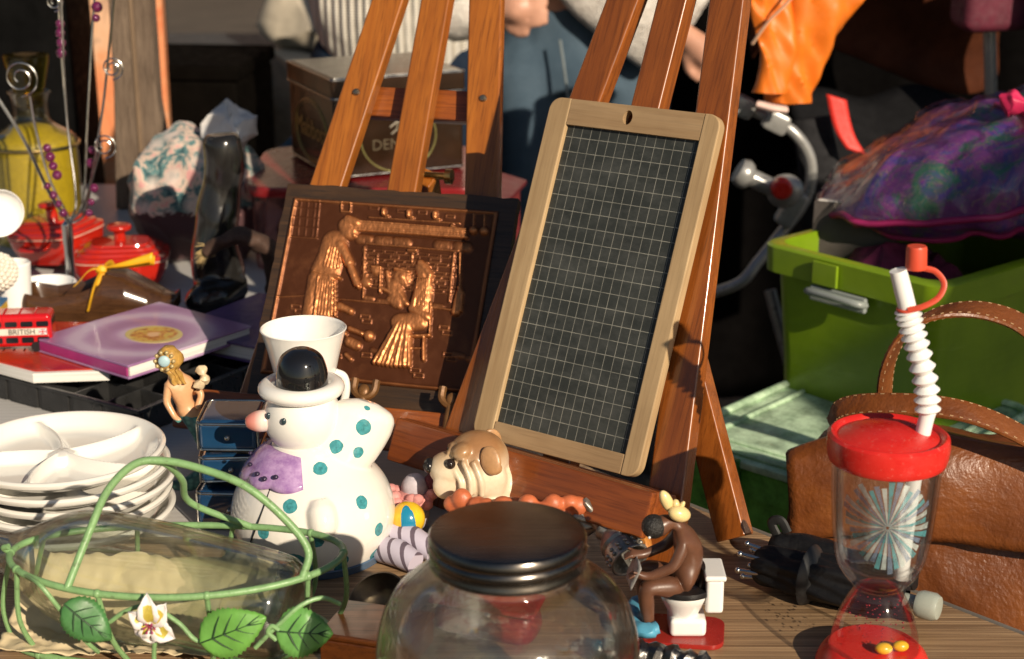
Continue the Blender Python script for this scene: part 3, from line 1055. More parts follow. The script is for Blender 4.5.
# axis from frilled foot (back left) to the open mouth (front right)
ga, gm = V((0.0727, 1.3950, 0.0504)), V((0.1018, 1.3450, 0.0273))
m = align(ga, gm)
L = (gm - ga).length
b = MB()
def frill(p, a):
    k = 1 + (.16 * math.sin(a * 9) if p.z < .010 else 0)
    return V((p.x * k, p.y * k, p.z + (.002 * math.sin(a * 9) if p.z < .01 else 0)))
b.lathe([(0, -.008), (.012, -.008), (.021, -.003), (.022, .002), (.017, .008), (.010, .013), (.0085, .019), (.012, .023), (.0095, .028), (.010, .031)], 72, m, fn=frill)
part('frilled_foot', b, PEWTER, gb, world=True)
b = MB()
b.lathe([(0, .029), (.010, .030), (.0145, .036), (.0165, .042), (.0152, .045), (.0172, .048), (.0168, .060), (.0182, .063), (.0185, L), (.0172, L + .001), (.0158, L), (.0150, .046), (.010, .038), (0, .036)], 64, m)
for k in range(14):
    a = 2 * PI * k / 14
    for z in (.0525, .057): b.sphere(m @ V((.0170 * math.cos(a), .0170 * math.sin(a), z)), .0021, n=8)
part('cup', b, PEWTER, gb, world=True)
# pewter oddment at the near edge
pw = thing('pewter_ornament', 'dark carved pewter oddment lying flat at the front table edge', 'ornament', (.15, 1.215, 0))
b = MB()
b.tube(spline([(.070, 1.214, .009), (.098, 1.209, .011), (.126, 1.203, .009), (.152, 1.194, .006), (.178, 1.188, .004)], 8), [.008 + .004 * math.sin(k * .9) ** 2 for k in range(25)] + [.007 - .0006 * k for k in range(8)], 14, flat=.9)
b.jitter(.0035, 90, 1)
part('stem', b, mat('dark pewter', (.13, .125, .12), .35, 1, .4, 80, .5, 160), pw, world=True)
b = MB()
for k in range(7):
    a = k / 6 * PI
    b.sphere((.080 + .012 * math.cos(a), 1.211 + .010 * math.sin(a), .011), (.006, .0045, .007), (0, 0, a), 12)
part('leaf_cluster', b, mat('dark pewter leaf', (.12, .115, .11), .3, 1, .4, 80, .5, 160), pw, world=True)

# ------------------------------------------------------------------ bulldog figurine
dg = thing('bulldog_figurine', 'cream and tan painted bulldog figurine looking left below the slate', 'figurine', (-.035, 1.45, 0))
t = NT('bulldog paint')
v = t.coords((1, 1, 1))
n = t.noise(v, 45, 5, .7)
sp_ = t.n('ShaderNodeSeparateXYZ'); t.l(v, sp_.inputs[0])
top = t.math('ADD', t.math('MULTIPLY', sp_.outputs[2], 22), t.math('MULTIPLY', n, 1.0))
patch = t.n('ShaderNodeVectorMath', operation='DISTANCE'); t.l(v, patch.inputs[0]); patch.inputs[1].default_value = (.008, -.014, .100)
pf = t.ramp(t.math('ADD', patch.outputs['Value'], t.math('MULTIPLY', t.math('SUBTRACT', n, .5), .02)), [(.012, .85), (.030, 0)])
topf = t.ramp(t.math('ADD', sp_.outputs[2], t.math('MULTIPLY', t.math('SUBTRACT', n, .5), .02)), [(.078, 0), (.094, 1)])
c = t.mix(topf, t.ramp(n, [(.3, (.62, .50, .34)), (.7, (.74, .64, .48))]), t.ramp(n, [(.3, (.34, .19, .085)), (.7, (.50, .33, .17))]))
c = t.mix(pf, c, (.28, .13, .05))
t.bsdf(c, .35, 0, t.bump(t.noise(v, 120, 4), .25, .0015), .15)
DOGM = t.m
hc = V((-.038, 1.445, .0765))
b = MB()
b.sphere(hc + V((.007, .002, .004)), (.0285, .026, .0265), n=32)
b.sphere(hc + V((-.018, -.005, -.004)), (.0200, .0205, .0165), (0, .25, 0), 24)
b.sphere(hc + V((-.021, -.017, -.013)), (.0125, .0085, .0150), (0, .35, 0), 20)
b.sphere(hc + V((-.021, .007, -.013)), (.0125, .0085, .0150), (0, .35, 0), 20)
b.sphere(hc + V((-.008, -.008, -.024)), (.018, .014, .009), n=20)
b.sphere(hc + V((-.007, -.013, .017)), (.0105, .0115, .0075), (0, -.5, 0), 20)
b.sphere(hc + V((.006, -.019, -.010)), (.018, .0105, .021), (0, .3, 0), 20)
b.sphere(hc + V((.020, -.012, -.012)), (.014, .012, .022), n=20)
for (p, q, w) in (((-.006, -.0245, .012), (.001, -.0305, -.018), .0026), ((.003, -.0245, .012), (.011, -.0300, -.020), .0030), ((-.014, -.022, .004), (-.008, -.027, -.020), .0024)):
    p, q = V(p), V(q)
    b.tube(spline([hc + p, hc + p.lerp(q, .5) + V((.003, -.003, 0)), hc + q], 6), w, 10)
for kk in range(2):
    b.tube(spline([hc + V((-.019 + .008 * kk, -.012, .0135 + .005 * kk)), hc + V((-.016 + .008 * kk, 0, .018 + .005 * kk)), hc + V((-.019 + .008 * kk, .010, .0135 + .005 * kk))], 5), .0026, 10)
# neck and seated trunk
b.sphere((-.012, 1.458, .048), (.034, .030, .032), n=28)
b.sphere((-.010, 1.466, .028), (.042, .034, .030), n=28)
b.tube([(-.040, 1.440, .048), (-.044, 1.432, .012), (-.052, 1.426, .008)], [.012, .009, .009], 16)
b.tube([(-.014, 1.430, .048), (-.016, 1.420, .012), (-.024, 1.414, .008)], [.012, .009, .009], 16)
remesh(part('body', b, DOGM, dg, world=True), .0013, 7)
TAN = mat('tan ear paint', (.40, .22, .10), .4, 0, .25, 70, .15)
for s in (-1, 1):
    b = MB()
    b.sphere(hc + V((.019, s * .0255 - .001, .0135)), (.0098, .0038, .0135), (s * .30, -.35, s * .25), 20)
    b.sphere(hc + V((.022, s * .0265 - .001, .0060)), (.0080, .0034, .0060), (s * .30, -.2, s * .25), 16)
    remesh(part('ear', b, TAN, dg, world=True), .0009, 2)
    b = MB()
    b.sphere(hc + V((-.0175, s * .0175 - .0025, .0075)), .0050, n=16)
    part('eye', b, mat('dark glossy eye', (.02, .013, .01), .08), dg, world=True)
b = MB()
b.sphere(hc + V((-.0370, -.005, .0005)), (.0060, .0095, .0075), n=20)
part('nose', b, mat('black wet nose', (.012, .011, .011), .2), dg, world=True)
# terracotta frilled dish the dog sits behind
td = thing('terracotta_frill', 'lumpy orange terracotta ornament between the bulldog and jar lid', 'ornament', (.0, 1.40, 0))
b = MB()
for k in range(16):
    f = k / 15
    b.sphere((-.052 + .110 * f, 1.405 - .016 * math.sin(f * PI) - .02 * f, .054 + .008 * math.sin(k * 2.3) + .006 * f), (.0095, .008, .0085 + .002 * math.sin(k * 1.7)), n=14)
b.sphere((.003, 1.40, .030), (.054, .020, .032), n=28)
remesh(part('ruffled_edge', b, mat('orange terracotta', (.50, .13, .05), .45, 0, .25, 70, .25, 120), td, world=True), .0016, 2)

# ------------------------------------------------------------------ painted ball, clown doll
bl = thing('painted_ball', 'small glossy yellow and blue striped ball beside the snowman', 'ball', (-.0945, 1.425, .031))
t = NT('yellow blue ball')
v = t.coords()
sx = t.n('ShaderNodeSeparateXYZ'); t.l(t.coords(rot=(0, .12, -.1)), sx.inputs[0])
ex_ = t.math('MULTIPLY', t.math('ADD', sx.outputs[0], t.math('MULTIPLY', t.math('SUBTRACT', t.noise(v, 150, 2), .5), .003)), 1 / .0068)
ez_ = t.math('MULTIPLY', sx.outputs[2], 1 / .0150)
f = t.math('LESS_THAN', t.math('ADD', t.math('MULTIPLY', ex_, ex_), t.math('MULTIPLY', ez_, ez_)), 1.0)
c = t.mix(f, t.ramp(t.noise(v, 70, 4), [(.3, (.66, .36, .015)), (.7, (.85, .55, .03))]), (.015, .20, .34))
t.bsdf(c, .18, 0, t.bump(t.noise(v, 160, 3), .2, .001), .4)
b = MB(); b.sphere((0, 0, 0), .0158, n=36)
part('shell', b, t.m, bl)
cd = thing('clown_doll', 'little clown doll with pink ruffle and striped sleeve behind the ball', 'doll', (-.09, 1.46, 0))
b = MB()
b.sphere((-.100, 1.462, .020), (.024, .022, .020), n=24)
b.sphere((-.090, 1.466, .044), (.013, .013, .014), n=24)
b.tube([(-.112, 1.45, .025), (-.114, 1.43, .022), (-.105, 1.418, .012)], [.007, .0065, .006], 14)
remesh(part('body', b, mat('doll cloth', (.46, .42, .46), .7, 0, .25, 60, .2), cd, world=True), .0015, 2)
b = MB()
for k in range(26):
    a = 2 * PI * k / 26
    r = .018 + .003 * (k % 2)
    b.sphere((-.094 + r * math.cos(a), 1.460 + r * .8 * math.sin(a), .038 + .004 * math.sin(k * 1.3)), (.006, .006, .005), n=10)
b.sphere((-.094, 1.46, .037), (.018, .015, .006), n=20)
part('pink_ruffle', b, mat('pink frilled cloth', (.62, .26, .24), .7, 0, .3, 120, .4), cd, world=True)
b = MB(); b.sphere((-.125, 1.465, .040), (.010, .010, .013), n=16); b.jitter(.004, 120, 3)
part('orange_tuft', b, mat('orange wool', (.62, .17, .06), .8, 0, .3, 160, .6), cd, world=True)
b = MB(); b.sphere((-.071, 1.468, .050), (.012, .010, .009), n=16); b.jitter(.003, 100, 6)
part('maroon_hat', b, mat('maroon felt', (.14, .03, .04), .8, 0, .3, 160, .6), cd, world=True)
t = NT('lilac striped cloth')
wv = t.n('ShaderNodeTexWave', bands_direction='X'); wv.inputs['Scale'].default_value = 26
t.l(t.coords(rot=(0, .5, .4)), wv.inputs['Vector'])
c = t.mix(t.ramp(wv.outputs['Fac'], [(.15, 0), (.25, 1)]), (.12, .09, .12), (.50, .46, .56))
t.bsdf(c, .6)
for (p, q) in (((-.108, 1.42, .018), (-.070, 1.395, .012)), ((-.116, 1.40, .012), (-.085, 1.375, .010))):
    b = MB(); b.tube([p, V(p).lerp(V(q), .5) + V((0, 0, .003)), q], [.012, .0125, .010], 18)
    part('striped_sleeve', b, t.m, cd, world=True)

# small things around the jar foot
sb = thing('steel_ladle_bowl', 'dull steel ladle bowl lying between snowman and glass jar', 'ladle', (-.11, 1.30, 0))
b = MB()
m = Matrix.Translation((-.112, 1.285, .019)) @ Euler((R(30), R(-24), 0)).to_matrix().to_4x4()
pr = [(0, -.018), (.012, -.0165), (.020, -.010), (.0245, 0), (.026, .002), (.0245, .0025), (.0195, -.008), (.0115, -.0145), (0, -.016)]
b.lathe(pr, 48, m)
part('bowl', b, mat('tarnished steel', (.13, .095, .065), .38, .8, .5, 40, .12), sb, world=True)
b = MB(); b.tube(spline([m @ V((.024, 0, .002)), (-.070, 1.305, .030), (-.035, 1.350, .020), (-.005, 1.355, .008)], 6), .0042, 10, flat=.5)
part('handle', b, mat('tarnished handle', (.26, .24, .21), .28, 1), sb, world=True)
pu = thing('red_purse', 'dark red leather purse lying behind the glass jar', 'purse', (.0, 1.25, 0))
b = MB(); b.box((-.02, 1.262, .016), (.090, .040, .030), (0, 0, -.35), bev=.014, seg=4); b.jitter(.004, 35, 5)
part('pouch', b, mat('red leather', (.20, .008, .012), .35, 0, .2, 50, .3, 200), pu, world=True)
b = MB(); b.box((-.021, 1.259, .0325), (.093, .036, .005), (.12, 0, -.35), bev=.0028, seg=3); b.jitter(.002, 35, 5)
part('flap', b, mat('red leather flap', (.32, .018, .02), .3, 0, .2, 50, .3, 200), pu, world=True)
b = MB(); b.sphere((-.02, 1.2425, .027), .0042, n=14)
part('snap', b, STEEL, pu, world=True)
wb = thing('wooden_trinket_box', 'small reddish brown wooden box at the foot of the jar', 'box', (-.125, 1.23, 0))
b = MB(); b.box((-.108, 1.232, .010), (.075, .06, .020), (0, 0, -.3), bev=.002)
part('case', b, VARNX, wb, world=True)
b = MB(); b.box((-.108, 1.232, .0235), (.077, .062, .0055), (0, 0, -.3), bev=.002)
part('lid', b, VARNX, wb, world=True)

# ------------------------------------------------------------------ snowman
sx0, sy0 = -.180, 1.425
sn = thing('snowman_figure', 'white ceramic snowman with teal dots, purple collar and black hat', 'figurine', (sx0, sy0, 0))
TEAL = (.045, .22, .24)
dots = []
def front(px, pz, rr):
    """place a dot on the round body surface facing the viewer"""
    return px, pz, rr
R_at = [(.000, .060), (.012, .068), (.030, .0735), (.050, .0735), (.070, .064), (.088, .047), (.100, .034)]
def rad(z):
    for (z0, r0), (z1, r1) in zip(R_at, R_at[1:]):
        if z <= z1: return r0 + (r1 - r0) * (z - z0) / (z1 - z0)
    return .03
for (x, z, r) in ((-.012, .070, .0065), (.012, .042, .0058), (.048, .066, .0062), (-.036, .046, .006), (.030, .018, .008), (-.010, .014, .0165), (.030, .010, .006), (-.052, .020, .007), (.062, .038, .006), (.058, .012, .006)):
    rr = rad(z)
    y = -math.sqrt(max(0, rr * rr - x * x))
    dots.append(((x, y, z), r))
for (x, y, z, r) in ((.012, -.038, .094, .0055), (.026, -.029, .112, .0055), (.050, -.019, .126, .006), (.055, -.010, .146, .006), (.046, -.025, .104, .005), (.036, -.026, .128, .0048)):
    dots.append(((x, y, z), r * 1.25))
SNOW = spotted('dotted white glaze', (.80, .77, .70), TEAL, dots, .08)
b = MB()
b.lathe(smoothprof([(0, 0), (.056, 0), (.064, .006), (.0725, .025), (.0740, .045), (.066, .068), (.050, .087), (.038, .100), (.030, .110), (0, .112)], 5), 64)
# scarf tail rising at the right, arm bump on the front
b.tube(spline([(-.010, -.014, .080), (.014, -.014, .090), (.032, -.006, .106), (.045, .002, .125), (.051, .006, .142)], 6), [.020 + .011 * math.sin(min(1, k / 12) * PI * .5) for k in range(18)] + [.031, .0305, .030, .028, .025, .019, .010], 24, flat=.62, up=(0, 1, 0))
b.tube(spline([(.012, -.056, .072), (.016, -.066, .056), (.014, -.068, .040)], 5), [.009, .011, .013, .0135, .0135, .0135, .013, .012, .010, .008, .005], 20)
remesh(part('body', b, SNOW, sn), .0014, 5)
b = MB(); b.sphere((-.006, -.004, .131), (.0345, .0335, .034), n=48)
part('head', b, PORC, sn)
b = MB(); b.tube([(-.006 + .0295 * math.cos(2 * PI * k / 48), -.004 + .0295 * math.sin(2 * PI * k / 48), .1585) for k in range(48)], .0088, 20, closed=True, flat=.8)
b.lathe([(0, .150), (.028, .152), (.028, .163), (0, .164)], 40, Matrix.Translation((-.006, -.004, 0)))
part('hat_brim', b, PORC, sn)
b = MB(); b.lathe(smoothprof([(.0222, .158), (.0228, .168), (.0222, .178), (.0180, .190), (.0090, .1965), (0, .198)], 6), 48, Matrix.Translation((-.004, -.012, 0)))
part('hat_crown', b, mat('glossy black glaze', (.008, .008, .009), .06, 0, .1, 20, coat=.6), sn)
b = MB(); b.lathe(smoothprof([(0, -.004), (.0085, -.002), (.0098, .004), (.0085, .011), (.0045, .017), (0, .0185)], 5), 24, align((-.037, -.014, .131), (-.056, -.018, .1305)))
t = NT('pink nose glaze'); v = t.coords()
sp3 = t.n('ShaderNodeSeparateXYZ'); t.l(v, sp3.inputs[0])
c = t.ramp(t.math('MULTIPLY', t.math('ADD', sp3.outputs[0], .056), 60), [(.0, (.55, .10, .07)), (.6, (.62, .27, .22)), (1, (.75, .62, .55))])
t.bsdf(c, .2, 0, None, .3)
part('nose', b, t.m, sn)
b = MB()
for (x, y, z) in ((-.033, -.024, .139), (-.018, -.0365, .1385)): b.sphere((x, y, z), (.0022, .0018, .0032), n=12)
part('eye', b, mat('painted black eye', (.03, .05, .06), .2), sn)
# purple collar with scalloped rim and dots
b = MB()
def col_fn(u, v):
    a = R(-215) + R(135) * u
    sc = 1 + .10 * abs(math.sin(u * PI * 4)) * v
    r = .024 + .0275 * v * sc
    z = .1065 - .0225 * v * v * sc - .002 * v
    return V((-.010 + r * math.cos(a), -.004 + r * math.sin(a) * .98 - .001, z))
b.grid(60, 12, col_fn)
t = NT('purple glaze'); v = t.coords()
c = t.ramp(t.noise(v, 90, 5, .7), [(.3, (.24, .11, .32)), (.7, (.50, .34, .56))])
t.bsdf(c, .18, 0, None, .4)
colr = part('collar', b, t.m, sn, recalc=False)
q = colr.modifiers.new('Thick', 'SOLIDIFY'); q.thickness = .003; q.offset = 1
b = MB()
for (u, vv, r) in ((.62, .78, .0026), (.70, .84, .0028), (.79, .78, .0026), (.47, .72, .0024), (.30, .6, .002)):
    p = col_fn(u, vv); d = V((p.x + .010, p.y + .004, .03)).normalized()
    b.sphere(p + d * .0026, (r, r, r * .8), n=12)
part('collar_dot', b, mat('dark collar dot', (.03, .02, .05), .2), sn)
b = MB()
pts = []
for k in range(14):
    f = k / 13
    z = .082 - .062 * f; x = -.030 - .024 * f
    rr = rad(z) + .0008
    pts.append((x, -math.sqrt(max(0, rr * rr - x * x)) - .0006, z))
b.tube(pts, .0007, 8)
part('painted_seam', b, mat('black line paint', (.012, .012, .012), .3), sn)
b = MB(); b.lathe([(.052, -.0), (.0655, .0005), (.0672, .0075), (.0662, .0085), (.052, .004)], 64)
part('foot_band', b, mat('slate blue glaze', (.06, .10, .16), .2, coat=.3), sn)

vs = thing('flared_jug', 'tall white flared jug with small handle right behind the snowman hat', 'jug', (-.1955, 1.525, 0))
pr = smoothprof([(0, 0), (.026, 0), (.027, .008), (.024, .05), (.0235, .095), (.028, .130), (.0345, .160), (.0400, .1795)], 5)
b = MB(); b.lathe(pr + [(.0406, .1805), (.0396, .1812), (.0383, .1800)] + [(max(0, r - .0024), z + (.003 if z < .01 else -.0005)) for r, z in pr[::-1]], 64)
part('bowl', b, PORC, vs)
b = MB(); b.tube(spline([(.029, -.003, .138), (.037, -.004, .134), (.039, -.004, .122), (.035, -.003, .106), (.025, -.002, .098)], 7), .0038, 12)
part('handle', b, PORC, vs)

# ------------------------------------------------------------------ plates
def plate_mesh():
    b = MB()
    pr = smoothprof([(0, .0), (.052, .0), (.056, -.002), (.058, .0), (.072, .004), (.086, .0115), (.0925, .0145)], 4)
    b.lathe(pr + [(.0945, .0165), (.0950, .0195), (.0930, .0212)], 420)
    top = [(.0930, .0212), (.0915, .0214), (.0900, .0208)] + [(w.x, w.z) for w in spline([(.0885, 0, .0198), (.084, 0, .0150), (.078, 0, .0092), (.070, 0, .0062), (.055, 0, .0050), (.040, 0, .0046), (.025, 0, .0046), (.012, 0, .0046)], 4)] + [(.006, .0046), (.0008, .0046)]
    def ridge(p, a):
        r = math.hypot(p.x, p.y)
        if r > .0900: return p
        best = 1.0
        for k in range(5):
            th = R(20 + 72 * k) + .30 * (r / .09) ** 1.5
            if math.cos(a - th) > 0: best = min(best, abs(math.sin(a - th)) * r)
        best = min(best, max(0, r - .010)) if r < .014 else best
        up = max(0, .0168 - p.z) * math.exp(-(best / .0044) ** 2)
        return V((p.x, p.y, p.z + up))
    b.lathe(top, 420, fn=ridge)
    bmesh.ops.remove_doubles(b.b, verts=b.b.verts[:], dist=.0003)
    return b
pl = None
names = ['topmost white divided plate of the stack, its three compartments showing', 'second plate from the top of the white plate stack',
         'third plate from the top, middle of the white plate stack', 'second plate from the bottom of the white plate stack', 'lowest plate of the white plate stack, resting on the table']
for k in range(5):
    z = .0600 - .0146 * k
    dx, dy = ((0, 0), (.004, -.003), (.0075, .002), (.003, .004), (.006, 0))[k]
    loc = (-.418 + dx, 1.478 + dy, z)
    if pl is None:
        pl = solo('divided_plate', plate_mesh(), mat('cream porcelain', (.78, .76, .70), .1, 0, .03, 12, coat=.5), names[0], 'plate', loc, (0, 0, R(12)), 'stacked white plates')
    else:
        o = pl.copy(); COL.objects.link(o); o.location = loc; o.rotation_euler = (0, 0, R(12 + 37 * k)); o['label'] = names[k]

# ------------------------------------------------------------------ bottle in its wire cradle
bd = V((-.211, .066, .012)).normalized()
b0 = V((-.166, 1.203, .050))
mb = align(b0, b0 + bd)
bt = thing('glass_bottle', 'big clear empty glass bottle lying in the green wire basket', 'bottle', (-.26, 1.24, 0))
o_ = smoothprof([(0, .008), (.020, .004), (.030, .0015), (.0385, .009), (.0425, .022), (.0465, .070), (.0495, .130), (.0490, .180), (.0440, .205), (.033, .228), (.021, .248), (.0165, .265), (.0155, .32), (.0175, .322), (.0175, .334), (.0150, .336)], 5)
i_ = [(max(0, a - .0028), c + (.003 if c < .012 else 0)) for a, c in o_][::-1]
b = MB(); b.lathe(o_ + i_, 80, mb)
part('bottle_glass', b, glass('pale bottle glass', (.975, .995, .965), .89, 0, 1.46, .65), bt, world=True)
b = MB()
cc = mb @ Matrix.Rotation(R(-60), 4, 'Z')
for rr in (.011, .0125):
    b.tube([cc @ V((.0497, rr * math.cos(2 * PI * k / 30), .135 + rr * math.sin(2 * PI * k / 30))) for k in range(30)], .0007, 8, closed=True)
part('embossed_seal', b, glass('seal glass', (.93, .96, .91), .6), bt, world=True)

tp_ = thing('caustic_sheet', 'crumpled cream caustic sheet added in the wire basket for light focused by the bottle', 'paper', (-.30, 1.245, 0))
b = MB()  # cream sheet added in place of the bright light the bottle focuses
def caustic_surf(u, v):
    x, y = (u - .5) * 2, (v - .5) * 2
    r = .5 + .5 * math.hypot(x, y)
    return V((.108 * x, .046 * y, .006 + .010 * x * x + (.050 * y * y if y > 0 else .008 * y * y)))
b.grid(70, 40, caustic_surf)
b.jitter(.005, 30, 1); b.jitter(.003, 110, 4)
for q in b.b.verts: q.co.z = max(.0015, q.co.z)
o = part('crinkled_sheet', b, mat('cream caustic', (.70, .57, .35), .7, 0, .1, 30), tp_, recalc=False, sharp=.25)
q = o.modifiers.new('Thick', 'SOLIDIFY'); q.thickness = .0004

bk = thing('wire_basket', 'pale green wire bottle basket with tin leaves and a flower', 'basket', (-.265, 1.235, 0))
GW = mat('pale green painted wire', (.20, .36, .15), .38, 0, .16, 70, .3, 220, dirt=(.10, .13, .06))
rc = V((-.2625, 1.223, .085))
def rim(a, k=1.0, dz=0):
    return rc + V((.1305 * k * math.cos(a), .066 * k * math.sin(a), dz + .006 * math.cos(a) ** 2))
b = MB(); b.tube([rim(2 * PI * k / 72) for k in range(72)], .0028, 12, closed=True)
b.tube(spline([rim(PI), rim(PI) + V((-.004, -.004, .006)), rim(PI) + V((.001, -.006, .008))], 5), .0024, 10)
part('rim_wire', b, GW, bk, world=True)
bc = V((-.280, 1.258, .004))
def basep(a): return bc + V((.130 * math.cos(a), .058 * math.sin(a), 0))
b = MB(); b.tube([basep(2 * PI * k / 72) for k in range(72)], .0033, 12, closed=True)
part('base_wire', b, GW, bk, world=True)
for (a, c) in ((PI, R(200)), (R(205), R(222)), (R(248), R(262)), (R(285), R(290)), (R(325), R(320)), (R(0), R(0)), (R(40), R(35)), (R(75), R(80)), (R(110), R(105)), (R(150), R(150))):
    p, q = rim(a), basep(c)
    b = MB(); b.tube(spline([p, p.lerp(q, .5) + V((0, 0, -.006)) + (p.lerp(q, .5) - V((-.27, 1.24, .04))) * .06, q], 6), .0021, 8)
    b.sphere(p, .0036, n=10); b.sphere(q, .0042, n=10)
    part('side_wire', b, GW, bk, world=True)
b = MB()
b.tube(spline([rim(R(236)), (-0.3204, 1.1900, 0.1252), (-0.3069, 1.2000, 0.1538), (-0.2867, 1.2070, 0.1722), (-0.2636, 1.2100, 0.1734), (-0.2337, 1.2070, 0.1673), (-0.2027, 1.2000, 0.1571), (-0.1742, 1.1950, 0.1337), (-0.1555, 1.1900, 0.1086), rim(R(322))], 8), .0031, 12)
part('handle_arch', b, GW, bk, world=True)
b = MB()
b.tube(spline([(-0.2773, 1.2100, 0.1734), (-0.2649, 1.2150, 0.1690), (-0.2575, 1.2350, 0.1474), (-0.2571, 1.2620, 0.1164), rim(R(68))], 8), .0028, 12)
part('handle_brace', b, GW, bk, world=True)
# tendril stems carrying leaves and flower
stems = [[rim(R(212)), (-0.3546, 1.1650, 0.0914), (-0.3398, 1.1650, 0.0690), (-0.3256, 1.1700, 0.0428), (-0.3191, 1.1800, 0.0273)],
         [(-0.3029, 1.1600, 0.0632), (-0.2912, 1.1580, 0.0725), (-0.2784, 1.1560, 0.0785), (-0.2691, 1.1550, 0.0807)],
         [(-0.2634, 1.1550, 0.0757), (-0.2491, 1.1550, 0.0641), (-0.2375, 1.1530, 0.0518), (-0.2231, 1.1520, 0.0498)],
         [(-0.1929, 1.1500, 0.0467), (-0.1775, 1.1520, 0.0623), (-0.1589, 1.1580, 0.0775), (-0.1431, 1.1650, 0.0807), (-0.1305, 1.1720, 0.0722)],
         [(-0.2676, 1.1500, 0.0534), (-0.2694, 1.1520, 0.0423), (-0.2710, 1.1550, 0.0272)],
         [(-0.1770, 1.1510, 0.0529), (-0.1826, 1.1500, 0.0600), (-0.1794, 1.1500, 0.0650), (-0.1743, 1.1500, 0.0617)]]
for s in stems:
    b = MB(); b.tube(spline(s, 7), .0018, 8)
    part('tendril', b, GW, bk, world=True)
def leaf(parent, base, tip, width, mats_, label, seed):
    base, tip = V(base), V(tip)
    ax = tip - base; L = ax.length; ax.normalize()
    nrm = V((.15, -.95, .35)); nrm = (nrm - ax * nrm.dot(ax)).normalized()
    sd = nrm.cross(ax)
    random.seed(seed)
    b = MB()
    def P(s, w, up): return base + ax * (s * L) + sd * w + nrm * (up)
    def half(s): return width * (math.sin(PI * min(1, s ** .72)) ** .75)
    n = 26
    rows = []
    for i in range(n + 1):
        s = i / n
        h = half(s) * (1 + (.075 if i % 2 else -.03))
        rows.append([P(s, h * q, .0030 * math.sin(PI * s) - .0022 * abs(q) ** 1.2 + .001 * math.sin(s * 9 + seed)) for q in (-1, -.66, -.33, 0, .33, .66, 1)])
    b.add([p for r_ in rows for p in r_], [(i * 7 + j, i * 7 + j + 1, (i + 1) * 7 + j + 1, (i + 1) * 7 + j) for i in range(n) for j in range(6)])
    o = part('leaf', b, mats_[0], parent, world=True, recalc=False, label=label)
    q = o.modifiers.new('Thick', 'SOLIDIFY'); q.thickness = .0006; q.offset = 0
    b = MB()
    mid = [P(s / 12, 0, .0035 * math.sin(PI * s / 12) + .0010) for s in range(12)]
    b.tube(mid, [.0010 - .00006 * k for k in range(12)], 6, flat=.6)
    for s in (.22, .40, .58, .74):
        for sg in (-1, 1):
            e = min(.97, s + .2); w = half(e) * .74 * sg
            b.tube([P(s, 0, .0035 * math.sin(PI * s) + .0010), P((s + e) / 2, w * .55, .0035 * math.sin(PI * (s + e) / 2) - .0008 + .0008), P(e, w, .0035 * math.sin(PI * e) - .0019 + .0010)], [.0008, .0007, .0003], 6, flat=.6)
    MW[o] = MW[parent]
    part('vein', b, mats_[1], o, world=True)
VEIN = mat('dark green vein paint', (.02, .055, .02), .5)
leaf(bk, (-0.3363, 1.1600, 0.0782), (-0.3019, 1.1550, 0.0507), .0155, (mat('deep green leaf paint', (.055, .17, .05), .42, 0, .2, 60, .1), VEIN), 'dark green tin leaf with toothed edge', 1)
leaf(bk, (-0.2336, 1.1480, 0.0519), (-0.1837, 1.1460, 0.0737), .0185, (mat('bright green leaf paint', (.13, .33, .06), .42, 0, .18, 60, .1), VEIN), 'bright green tin leaf beside the flower', 2)
leaf(bk, (-0.1766, 1.1500, 0.0609), (-0.1345, 1.1540, 0.0563), .0185, (mat('mid green leaf paint', (.12, .31, .07), .42, 0, .18, 60, .1), VEIN), 'bright green tin leaf nearest the jar', 3)
# lily like flower
fc = V((-0.2684, 1.1480, 0.0694))
b = MB()
for k, (a, L, w) in enumerate(((95, .024, .008), (55, .020, .0085), (150, .019, .0075), (215, .016, .007), (265, .017, .0085), (325, .021, .0085))):
    ax = V((math.cos(R(a)), -.25, math.sin(R(a)))).normalized()
    nr = V((0, -1, .15)); nr = (nr - ax * nr.dot(ax)).normalized(); sd = nr.cross(ax)
    for j in range(10):
        pass
    nn = 10
    vs_, fs_, ms_ = [], [], []
    for i in range(nn + 1):
        s = i / nn
        h = w * math.sin(PI * min(1, s * .93 + .07)) ** .8 * (1 + .07 * math.sin(i * 2.1 + k))
        for q in (-1, -.5, 0, .5, 1):
            vs_.append(fc + ax * (s * L) + sd * (h * q) + nr * (.004 * math.sin(PI * s * .9) + .0028 * abs(q) + .0012 * math.sin(k * 2 + s * 5) - (.006 * s * s)))
    for i in range(nn):
        for j in range(4):
            fs_.append((i * 5 + j, i * 5 + j + 1, (i + 1) * 5 + j + 1, (i + 1) * 5 + j))
            ms_.append(1 if (j in (1, 2) and 1 <= i <= 6) else 0)
    n0 = len(b.b.faces)
    b.add(vs_, fs_)
    b.b.faces.ensure_lookup_table()
    for f, mm in zip(b.b.faces[n0:], ms_): f.material_index = mm
    if k in (3,):
        pass
fl = part('flower', b, [mat('white petal paint', (.72, .68, .66), .5, 0, .1, 120, .1), mat('yellow petal paint', (.50, .40, .06), .5, 0, .25, 120, .1)], bk, world=True, recalc=False)
q = fl.modifiers.new('Thick', 'SOLIDIFY'); q.thickness = .0009; q.offset = 0
MW[fl] = MW[bk]
b = MB()
for k in range(6):
    a = k * PI / 3
    b.tube([fc + V((0, -.005, 0)), fc + V((.004 * math.cos(a), -.011, .004 * math.sin(a)))], .0005, 6)
    b.sphere(fc + V((.004 * math.cos(a), -.011, .004 * math.sin(a))), .0010, n=8)
part('stamen', b, mat('crimson stamen', (.30, .03, .10), .5), fl, world=True)

